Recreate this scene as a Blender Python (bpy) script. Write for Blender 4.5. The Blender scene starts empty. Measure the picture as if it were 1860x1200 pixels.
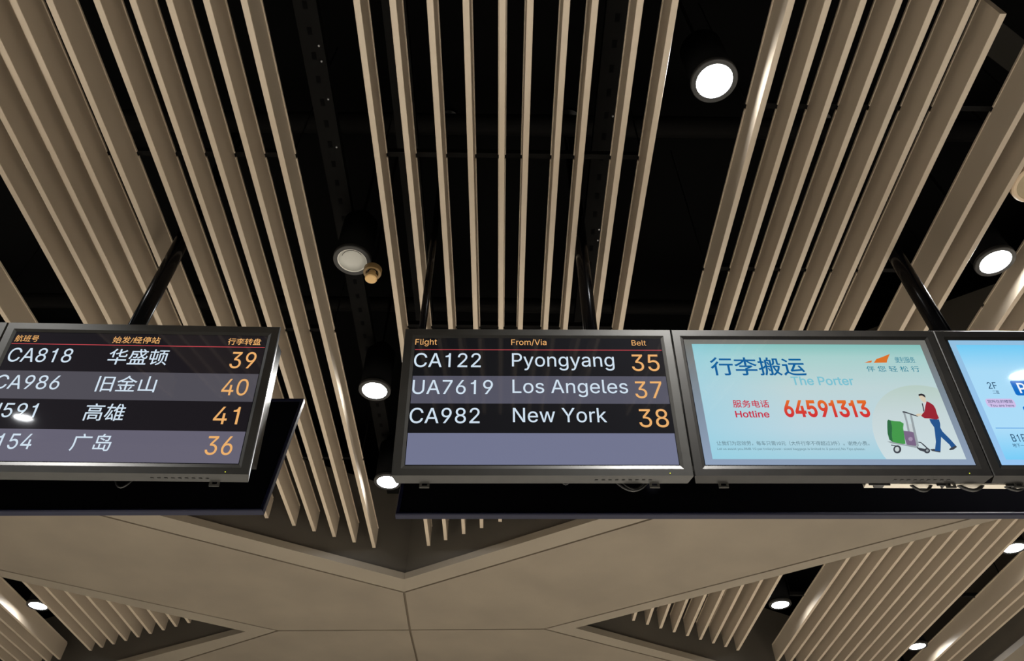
import bpy, bmesh, math, random
from mathutils import Vector, Matrix
from mathutils.geometry import delaunay_2d_cdt

S = bpy.context.scene
C = S.collection
EYE = 1.6                       # height of the eye above the hall floor


def lin(r, g, b):
    f = lambda c: c / 12.92 if c <= 0.04045 else ((c + 0.055) / 1.055) ** 2.4
    return (f(r / 255), f(g / 255), f(b / 255), 1.0)


# ------------------------------------------------------------------ camera
cam_data = bpy.data.cameras.new('camera')
cam = bpy.data.objects.new('camera', cam_data)
C.objects.link(cam)
cam_data.sensor_fit = 'HORIZONTAL'
cam_data.sensor_width = 36.0
cam_data.lens = 36.0 * 1315 / 1860
cam_data.clip_start = 0.02
cam.location = (0, 0, EYE)
cam.rotation_euler = (math.radians(90 + 45.5), 0, math.radians(-0.794))
S.camera = cam

# ------------------------------------------------------------------ world, exposure
w = bpy.data.worlds.new('hall_daylight')
S.world = w
w.use_nodes = True
bg = w.node_tree.nodes['Background']
bg.inputs[0].default_value = (1.0, 0.93, 0.84, 1)
bg.inputs[1].default_value = 0.06
S.view_settings.view_transform = 'Standard'
S.view_settings.look = 'None'
S.view_settings.exposure = 0.0
S.view_settings.gamma = 1.0
S.view_settings.use_curve_mapping = False
S.cycles.use_denoising = True
S.cycles.max_bounces = 8
S.cycles.sample_clamp_indirect = 4.0
LAMP_RADIANCE = 140.0            # of the frosted lens
LAMP_BEAM = 87.0                # watts each lamp throws down to the floor


# ------------------------------------------------------------------ materials
def principled(name, col, rough=0.5, metal=0.0, spec=0.5, emit=None, estr=1.0):
    m = bpy.data.materials.new(name)
    m.use_nodes = True
    b = m.node_tree.nodes['Principled BSDF']
    b.inputs['Base Color'].default_value = col
    b.inputs['Roughness'].default_value = rough
    b.inputs['Metallic'].default_value = metal
    b.inputs['Specular IOR Level'].default_value = spec
    if emit:
        b.inputs['Emission Color'].default_value = emit
        b.inputs['Emission Strength'].default_value = estr
    return m


def noisy(name, col_a, col_b, scale, rough, detail=4.0, bump=0.0, bscale=80.0, spec=0.5):
    m = principled(name, col_a, rough, spec=spec)
    nt = m.node_tree
    b = nt.nodes['Principled BSDF']
    tc = nt.nodes.new('ShaderNodeTexCoord')
    n = nt.nodes.new('ShaderNodeTexNoise')
    n.inputs['Scale'].default_value = scale
    n.inputs['Detail'].default_value = detail
    r = nt.nodes.new('ShaderNodeValToRGB')
    r.color_ramp.elements[0].position = 0.32
    r.color_ramp.elements[1].position = 0.68
    r.color_ramp.elements[0].color = col_a
    r.color_ramp.elements[1].color = col_b
    nt.links.new(tc.outputs['Object'], n.inputs['Vector'])
    nt.links.new(n.outputs['Fac'], r.inputs['Fac'])
    nt.links.new(r.outputs['Color'], b.inputs['Base Color'])
    if bump:
        n2 = nt.nodes.new('ShaderNodeTexNoise')
        n2.inputs['Scale'].default_value = bscale
        bp = nt.nodes.new('ShaderNodeBump')
        bp.inputs['Strength'].default_value = bump
        bp.inputs['Distance'].default_value = 0.002
        nt.links.new(tc.outputs['Object'], n2.inputs['Vector'])
        nt.links.new(n2.outputs['Fac'], bp.inputs['Height'])
        nt.links.new(bp.outputs['Normal'], b.inputs['Normal'])
    return m


def glow(name, r, g, b, k=1.0, rough=0.04):
    """A patch of a lit screen: black glass that gives off one colour."""
    return principled(name, (0.004, 0.004, 0.005, 1), rough, spec=0.5, emit=lin(r, g, b), estr=k)


M = {}
M['slat'] = noisy('slat_beige_paint', (0.435, 0.360, 0.274, 1), (0.46, 0.380, 0.290, 1), 3.0, 0.36, bump=0.05, bscale=300)
M['panel'] = noisy('ceiling_panel_beige', (0.166, 0.138, 0.103, 1), (0.198, 0.165, 0.123, 1), 2.2, 0.6, 6.0, bump=0.06, bscale=120)
M['lip'] = noisy('ceiling_lip_beige', (0.196, 0.166, 0.127, 1), (0.214, 0.182, 0.139, 1), 2.5, 0.55, 5.0)
M['joint'] = principled('joint_brown', (0.10, 0.076, 0.050, 1), 0.8)
M['upstand'] = noisy('upstand_dark_brown', (0.065, 0.055, 0.043, 1), (0.080, 0.069, 0.054, 1), 2.0, 0.7)
M['void'] = principled('plenum_black', (0.0025, 0.0025, 0.0025, 1), 0.9, spec=0.05)
M['steel'] = principled('plenum_steel', (0.005, 0.0047, 0.0044, 1), 0.7, spec=0.08)
M['light_dot'] = principled('light_dot_grey', (0.35, 0.35, 0.36, 1), 0.35, 0.6)  # pale dots on the channels, in place of light shining through holes
M['floor'] = noisy('hall_floor_stone', (0.56, 0.52, 0.46, 1), (0.62, 0.58, 0.52, 1), 0.8, 0.45)
M['bezel'] = noisy('bezel_grey', (0.024, 0.0235, 0.022, 1), (0.028, 0.0275, 0.026, 1), 20.0, 0.34, bump=0.04, bscale=500)
M['bezel_dark'] = noisy('bezel_charcoal', (0.010, 0.0094, 0.0088, 1), (0.013, 0.012, 0.011, 1), 20.0, 0.40, bump=0.04, bscale=500, spec=0.3)
M['housing'] = principled('housing_black', (0.012, 0.012, 0.012, 1), 0.5)
M['gloss'] = principled('rear_panel_black', (0.003, 0.003, 0.004, 1), 0.35, spec=0.0)
M['rim'] = principled('rim_navy', (0.005, 0.006, 0.020, 1), 0.3, spec=0.15)
M['rod'] = principled('rod_black', (0.003, 0.003, 0.004, 1), 0.2, spec=0.25)
M['cable'] = principled('cable_black', (0.012, 0.012, 0.012, 1), 0.45)
M['rail_white'] = principled('rail_pale', (0.62, 0.58, 0.50, 1), 0.4)
M['tab'] = principled('tab_grey', (0.07, 0.068, 0.062, 1), 0.4, 0.3)
M['can'] = principled('can_black', (0.003, 0.003, 0.0032, 1), 0.8, spec=0.05)
M['rimgrey'] = principled('lamp_rim_grey', (0.020, 0.019, 0.018, 1), 0.5)
M['lens'] = principled('lamp_lens', (0.8, 0.8, 0.8, 1), 0.4, emit=(0.95, 0.98, 1.0, 1), estr=LAMP_RADIANCE)
M['reflector'] = principled('reflector_frosted', (0.42, 0.42, 0.39, 1), 0.35)
M['reflector_edge'] = principled('reflector_edge', (0.85, 0.83, 0.78, 1), 0.25)
M['brass'] = principled('sensor_tan', (0.62, 0.40, 0.17, 1), 0.4)
M['brass_dark'] = principled('sensor_ring_tan', (0.22, 0.14, 0.055, 1), 0.45)
M['spk_disc'] = noisy('speaker_mesh_beige', (0.36, 0.29, 0.185, 1), (0.38, 0.31, 0.20, 1), 60.0, 0.7)
M['spk_ring'] = principled('speaker_ring_beige', (0.62, 0.48, 0.33, 1), 0.45)
M['lcd_black'] = glow('lcd_black', 14, 14, 16)
M['led'] = glow('led_green', 215, 225, 60, 1.5)
INK = dict(white=(206, 222, 236), amber=(234, 174, 106), blue=(0, 92, 152), cyan=(122, 190, 206), crimson=(196, 40, 66),
           gray=(96, 122, 132), teal=(48, 128, 150), navy=(16, 60, 96), redline=(196, 70, 78))
for k, v in INK.items():
    M['ink_' + k] = glow('screen_' + k, *v)


# ------------------------------------------------------------------ mesh helpers
def link_mesh(name, bm, mat, parent=None, smooth=False):
    me = bpy.data.meshes.new(name)
    bmesh.ops.recalc_face_normals(bm, faces=bm.faces)
    bm.to_mesh(me)
    bm.free()
    me.materials.append(mat)
    if smooth:
        for p in me.polygons:
            p.use_smooth = True
    o = bpy.data.objects.new(name, me)
    C.objects.link(o)
    if parent:
        o.parent = parent
    return o


def add_box(bm, x0, x1, y0, y1, z0, z1):
    v = [bm.verts.new(p) for p in [(x0, y0, z0), (x1, y0, z0), (x1, y1, z0), (x0, y1, z0),
                                   (x0, y0, z1), (x1, y0, z1), (x1, y1, z1), (x0, y1, z1)]]
    for f in [(0, 3, 2, 1), (4, 5, 6, 7), (0, 1, 5, 4), (1, 2, 6, 5), (2, 3, 7, 6), (3, 0, 4, 7)]:
        bm.faces.new([v[i] for i in f])


def add_prism(bm, pts, z0, z1):
    a = [bm.verts.new((x, y, z0)) for x, y in pts]
    b = [bm.verts.new((x, y, z1)) for x, y in pts]
    n = len(pts)
    bm.faces.new(a[::-1])
    bm.faces.new(b)
    for i in range(n):
        bm.faces.new([a[i], a[(i + 1) % n], b[(i + 1) % n], b[i]])


def add_lathe(bm, prof, n=48, center=(0, 0, 0), close_start=False, close_end=False):
    """prof: list of (radius, z) turned about the z axis."""
    cx, cy, cz = center
    rings = []
    for r, z in prof:
        rings.append([bm.verts.new((cx + r * math.cos(2 * math.pi * i / n), cy + r * math.sin(2 * math.pi * i / n), cz + z))
                      for i in range(n)])
    for a, b in zip(rings, rings[1:]):
        for i in range(n):
            bm.faces.new([a[i], a[(i + 1) % n], b[(i + 1) % n], b[i]])
    if close_start:
        bm.faces.new(rings[0][::-1])
    if close_end:
        bm.faces.new(rings[-1])


def add_tube(bm, pts, r, n=10):
    pts = [Vector(p) for p in pts]
    rings = []
    for i, p in enumerate(pts):
        t = (pts[min(i + 1, len(pts) - 1)] - pts[max(i - 1, 0)]).normalized()
        u = t.orthogonal().normalized() if i == 0 else (u - t * u.dot(t)).normalized()
        v = t.cross(u)
        rings.append([bm.verts.new(p + (u * math.cos(2 * math.pi * k / n) + v * math.sin(2 * math.pi * k / n)) * r) for k in range(n)])
    for a, b in zip(rings, rings[1:]):
        for i in range(n):
            bm.faces.new([a[i], a[(i + 1) % n], b[(i + 1) % n], b[i]])
    bm.faces.new(rings[0][::-1])
    bm.faces.new(rings[-1])


def arc(p0, p1, sag, n=12, side=(0, 0, -1)):
    p0, p1, s = Vector(p0), Vector(p1), Vector(side)
    return [p0.lerp(p1, i / n) + s * sag * 4 * (i / n) * (1 - i / n) for i in range(n + 1)]


def tag(o, label, cat, group=None):
    o['label'] = label
    o['category'] = cat
    o['kind'] = 'thing'
    if group:
        o['group'] = group
    return o


def thing(name, label, cat, loc=(0, 0, 0), group=None):
    o = bpy.data.objects.new(name, None)
    o.empty_display_size = 0.1
    C.objects.link(o)
    o.location = loc
    return tag(o, label, cat, group)


def struct(name, bm, mat, label=None):
    o = link_mesh(name, bm, mat)
    o['kind'] = 'structure'
    if label:
        o['label'] = label
    return o


ORD = ['first', 'second', 'third', 'fourth', 'fifth', 'sixth', 'seventh', 'eighth', 'ninth', 'tenth']

TEXTS = [
(2, 'header_text', 'Flight', -0.4477, -0.3695, 0.2211, 0.2453, 'amber', 0),
(2, 'header_text', 'From/Via', -0.0992, 0.029, 0.2211, 0.2453, 'amber', 0),
(2, 'header_text', 'Belt', 0.34, 0.3929, 0.2205, 0.2433, 'amber', 0),
(2, 'flight_number', 'CA122', -0.4469, -0.2083, 0.1251, 0.1838, 'white', 0),
(2, 'destination', 'Pyongyang', -0.0973, 0.269, 0.1286, 0.1846, 'white', 0),
(2, 'belt_number', '35', 0.3311, 0.4307, 0.1113, 0.1807, 'amber', 0),
(2, 'flight_number', 'UA7619', -0.4446, -0.1646, 0.0149, 0.0707, 'white', 0),
(2, 'destination', 'Los Angeles', -0.0963, 0.3076, 0.0192, 0.0733, 'white', 0),
(2, 'belt_number', '37', 0.3312, 0.4272, -0.0001, 0.0672, 'amber', 0),
(2, 'flight_number', 'CA982', -0.4459, -0.2081, -0.0989, -0.0409, 'white', 0),
(2, 'destination', 'New York', -0.0954, 0.2242, -0.0945, -0.0401, 'white', 0),
(2, 'belt_number', '38', 0.333, 0.4339, -0.1129, -0.0439, 'amber', 0),
(1, 'header_text', '航班号', -0.441, -0.3591, 0.2084, 0.2369, 'amber', 0),
(1, 'header_text', '始发/经停站', -0.0975, 0.0695, 0.209, 0.2376, 'amber', 0),
(1, 'header_text', '行李转盘', 0.3105, 0.4287, 0.2095, 0.2382, 'amber', 0),
(1, 'flight_number', 'CA818', -0.4381, -0.218, 0.1244, 0.1811, 'white', 0),
(1, 'destination', '华盛顿', -0.0914, 0.1159, 0.1183, 0.1843, 'white', 0),
(1, 'belt_number', '39', 0.3364, 0.4254, 0.1113, 0.1788, 'amber', 0),
(1, 'flight_number', 'CA986', -0.4407, -0.2219, 0.0149, 0.0696, 'white', 0),
(1, 'destination', '旧金山', -0.096, 0.105, 0.0088, 0.0736, 'white', 0),
(1, 'belt_number', '40', 0.332, 0.4213, 0.0018, 0.0667, 'amber', 0),
(1, 'flight_number', 'CI591', -0.4409, -0.262, -0.0939, -0.0407, 'white', 0),
(1, 'destination', '高雄', -0.1018, 0.0308, -0.1028, -0.0375, 'white', 0),
(1, 'belt_number', '41', 0.3293, 0.4127, -0.1093, -0.0438, 'amber', 0),
(1, 'flight_number', 'CA154', -0.4451, -0.2329, -0.2087, -0.1541, 'white', 0),
(1, 'destination', '广岛', -0.1077, 0.0211, -0.2136, -0.1511, 'white', 0),
(1, 'belt_number', '36', 0.3283, 0.4166, -0.2213, -0.1544, 'amber', 0),
(3, 'poster_title', '行李搬运', -0.3672, -0.0278, 0.0928, 0.1701, 'blue', 1),
(3, 'poster_title', 'The Porter', -0.0901, 0.1312, 0.0549, 0.0879, 'cyan', 1),
(3, 'hotline_text', '服务电话', -0.3151, -0.1899, -0.0371, -0.0071, 'crimson', 1),
(3, 'hotline_text', 'Hotline', -0.3139, -0.1973, -0.0748, -0.0505, 'crimson', 1),
(3, 'hotline_number', '64591313', -0.1426, 0.1532, -0.0707, -0.0103, 'hot', 2),
(3, 'small_print', '让我们为您效劳，每车只需10元（大件行李不得超过3件）。谢绝小费。', -0.3968, 0.1153, -0.1811, -0.1643, 'gray', -1),
(3, 'small_print', 'Let us assist you.RMB 10 per trolley(over-sized baggage is limited to 3 pieces).No Tips please.', -0.398, 0.0958, -0.1977, -0.1894, 'gray', -1),
(3, 'slogan_text', '便利服务', 0.3075, 0.3801, 0.1499, 0.1737, 'teal', 0),
(3, 'slogan_text', '伴 您 轻 松 行', 0.1929, 0.384, 0.1102, 0.1351, 'teal', 0),
(4, 'floor_text', '2F', -0.3754, -0.3428, 0.0409, 0.0671, 'navy', 0),
(4, 'floor_text', '二层', -0.3678, -0.345, 0.0196, 0.0336, 'navy', 0),
(4, 'floor_text', '您所在的楼层', -0.4008, -0.3126, -0.017, -0.0043, 'navy', 0),
(4, 'floor_text', 'You are here', -0.398, -0.3139, -0.0317, -0.0219, 'navy', 0),
(4, 'floor_text', 'B1F', -0.3745, -0.3272, -0.1655, -0.1382, 'navy', 0),
(4, 'floor_text', '地下一层', -0.3817, -0.3293, -0.1869, -0.1727, 'navy', 0),
]
FIGURE = [
('hair', 'hair', [(0.3444, 0.0159), (0.3504, 0.0192), (0.358, 0.0201), (0.3642, 0.0167), (0.3673, 0.0103), (0.3648, 0.0029), (0.3611, 0.0078), (0.3564, 0.0117), (0.349, 0.0114), (0.3439, 0.01)]),
('face', 'skin', [(0.3444, 0.0122), (0.3439, 0.0056), (0.3444, 0.0), (0.3468, -0.0022), (0.3474, -0.0077), (0.3519, -0.0137), (0.3577, -0.0165), (0.3625, -0.0109), (0.3655, 0.0029), (0.3619, 0.0101), (0.3568, 0.0128), (0.3495, 0.0128)]),
('shirt', 'shirt', [(0.353, -0.0126), (0.3464, -0.02), (0.3434, -0.0513), (0.3528, -0.035), (0.3634, -0.0126), (0.3587, -0.0137)]),
('tie', 'dark', [(0.344, -0.02), (0.3483, -0.0192), (0.3465, -0.0323), (0.3439, -0.0486), (0.3406, -0.054), (0.3396, -0.05), (0.3427, -0.0323)]),
('jacket', 'red', [(0.3644, -0.0109), (0.3744, -0.0172), (0.3831, -0.0268), (0.3856, -0.0404), (0.3838, -0.0593), (0.3844, -0.0781), (0.3731, -0.0829), (0.3508, -0.0787), (0.3343, -0.0782), (0.3256, -0.0688), (0.3338, -0.06), (0.3434, -0.0513), (0.3537, -0.0296)]),
('hand', 'skin', [(0.308, -0.0643), (0.3165, -0.0603), (0.3285, -0.0602), (0.3353, -0.0575), (0.3332, -0.064), (0.326, -0.0675), (0.3154, -0.0707), (0.3103, -0.068)]),
('front_leg', 'trouser', [(0.3501, -0.0808), (0.3829, -0.0821), (0.3811, -0.0993), (0.3742, -0.1203), (0.3664, -0.1489), (0.3457, -0.2024), (0.3276, -0.1999), (0.3426, -0.1669), (0.3517, -0.1308), (0.3557, -0.1125), (0.3502, -0.0941)]),
('back_leg', 'trouser', [(0.375, -0.1046), (0.3785, -0.1281), (0.3941, -0.1566), (0.4051, -0.1808), (0.3873, -0.1885), (0.3844, -0.177), (0.365, -0.1463)]),
('front_shoe', 'dark', [(0.3131, -0.1948), (0.3276, -0.1931), (0.3458, -0.2019), (0.3439, -0.2061), (0.3362, -0.2049), (0.3179, -0.2011)]),
('back_shoe', 'dark', [(0.3877, -0.1872), (0.4051, -0.1808), (0.4072, -0.1859), (0.3915, -0.196), (0.3792, -0.1978), (0.3769, -0.1948)]),
('post_a', 'metal', [(0.2682, -0.0528), (0.275, -0.052), (0.2725, -0.0889), (0.267, -0.1309), (0.2599, -0.1309), (0.2657, -0.0916)]),
('post_b', 'metal', [(0.2884, -0.0622), (0.2957, -0.0616), (0.2875, -0.1257), (0.2799, -0.1835), (0.2718, -0.1835), (0.2788, -0.1309)]),
('post_panel', 'pale', [(0.2667, -0.0995), (0.2863, -0.0995), (0.2826, -0.1335), (0.2644, -0.1288)]),
('handle', 'dark', [(0.2672, -0.0501), (0.2741, -0.0509), (0.2908, -0.0584), (0.3035, -0.0635), (0.3163, -0.068), (0.3138, -0.0718), (0.2997, -0.0675), (0.2884, -0.0622), (0.2724, -0.0563), (0.2659, -0.0555)]),
('bag', 'purple', [(0.2464, -0.1257), (0.2724, -0.1288), (0.2816, -0.133), (0.2782, -0.1746), (0.2683, -0.1835), (0.2402, -0.1772), (0.2418, -0.1542)]),
('bag_mark', 'lilac', [(0.2555, -0.1516), (0.2636, -0.1485), (0.2684, -0.1516), (0.267, -0.1593), (0.2606, -0.1644), (0.2541, -0.1632), (0.2523, -0.158)]),
('case', 'green', [(0.2152, -0.0863), (0.2286, -0.089), (0.2471, -0.0903), (0.256, -0.0982), (0.2486, -0.1153), (0.2375, -0.1747), (0.2197, -0.176), (0.1965, -0.1683), (0.2015, -0.1414), (0.2116, -0.1127)]),
('case_side', 'darkgreen', [(0.2025, -0.089), (0.2072, -0.0832), (0.2152, -0.0863), (0.2116, -0.1127), (0.2015, -0.1414), (0.1965, -0.1683), (0.1877, -0.1594), (0.189, -0.1362), (0.1951, -0.1127)]),
('deck', 'metal', [(0.1774, -0.1663), (0.1905, -0.1653), (0.1965, -0.1683), (0.2379, -0.1772), (0.2776, -0.1835), (0.2739, -0.1911), (0.232, -0.181), (0.1947, -0.1742)]),
('brace', 'dark', [(0.2826, -0.167), (0.292, -0.1682), (0.3002, -0.1784), (0.3077, -0.1903), (0.3036, -0.1923), (0.2958, -0.181), (0.2897, -0.1715), (0.2821, -0.17)]),
('base_bar', 'dark', [(0.2729, -0.1835), (0.2759, -0.1886), (0.3062, -0.1949), (0.3082, -0.2024), (0.2935, -0.2049), (0.2771, -0.1987), (0.2715, -0.1911)]),
('fork', 'dark', [(0.1879, -0.1773), (0.2053, -0.181), (0.2059, -0.1899), (0.2005, -0.1924), (0.201, -0.1836), (0.1867, -0.1811)]),
('wheel_a', 'dark', [(0.2166, -0.1949), (0.2137, -0.2007), (0.2092, -0.2056), (0.2039, -0.2089), (0.1984, -0.21), (0.1936, -0.2089), (0.1903, -0.2056), (0.189, -0.2007), (0.1898, -0.195), (0.1926, -0.1892), (0.1971, -0.1842), (0.2025, -0.1809), (0.208, -0.1798), (0.2128, -0.1809), (0.2161, -0.1842), (0.2174, -0.1891)]),
('wheel_a_hub', 'pale', [(0.21, -0.1944), (0.2084, -0.1979), (0.2058, -0.2009), (0.2028, -0.2028), (0.1998, -0.2035), (0.1971, -0.2028), (0.1954, -0.2009), (0.1947, -0.1979), (0.1952, -0.1945), (0.1969, -0.191), (0.1994, -0.188), (0.2025, -0.1861), (0.2055, -0.1854), (0.2081, -0.186), (0.2099, -0.188), (0.2106, -0.191)]),
('wheel_b', 'dark', [(0.3118, -0.1999), (0.3097, -0.2037), (0.3064, -0.207), (0.3024, -0.2092), (0.2982, -0.2099), (0.2946, -0.2092), (0.292, -0.207), (0.291, -0.2038), (0.2915, -0.1999), (0.2936, -0.196), (0.2969, -0.1928), (0.301, -0.1906), (0.3051, -0.1898), (0.3088, -0.1906), (0.3113, -0.1928), (0.3124, -0.196)]),
('wheel_b_hub', 'metal', [(0.3069, -0.1994), (0.306, -0.2011), (0.3045, -0.2026), (0.3026, -0.2036), (0.3008, -0.2039), (0.2991, -0.2036), (0.2979, -0.2026), (0.2974, -0.2011), (0.2977, -0.1994), (0.2986, -0.1977), (0.3001, -0.1962), (0.302, -0.1952), (0.3039, -0.1949), (0.3055, -0.1952), (0.3067, -0.1962), (0.3072, -0.1977)]),
]
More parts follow.
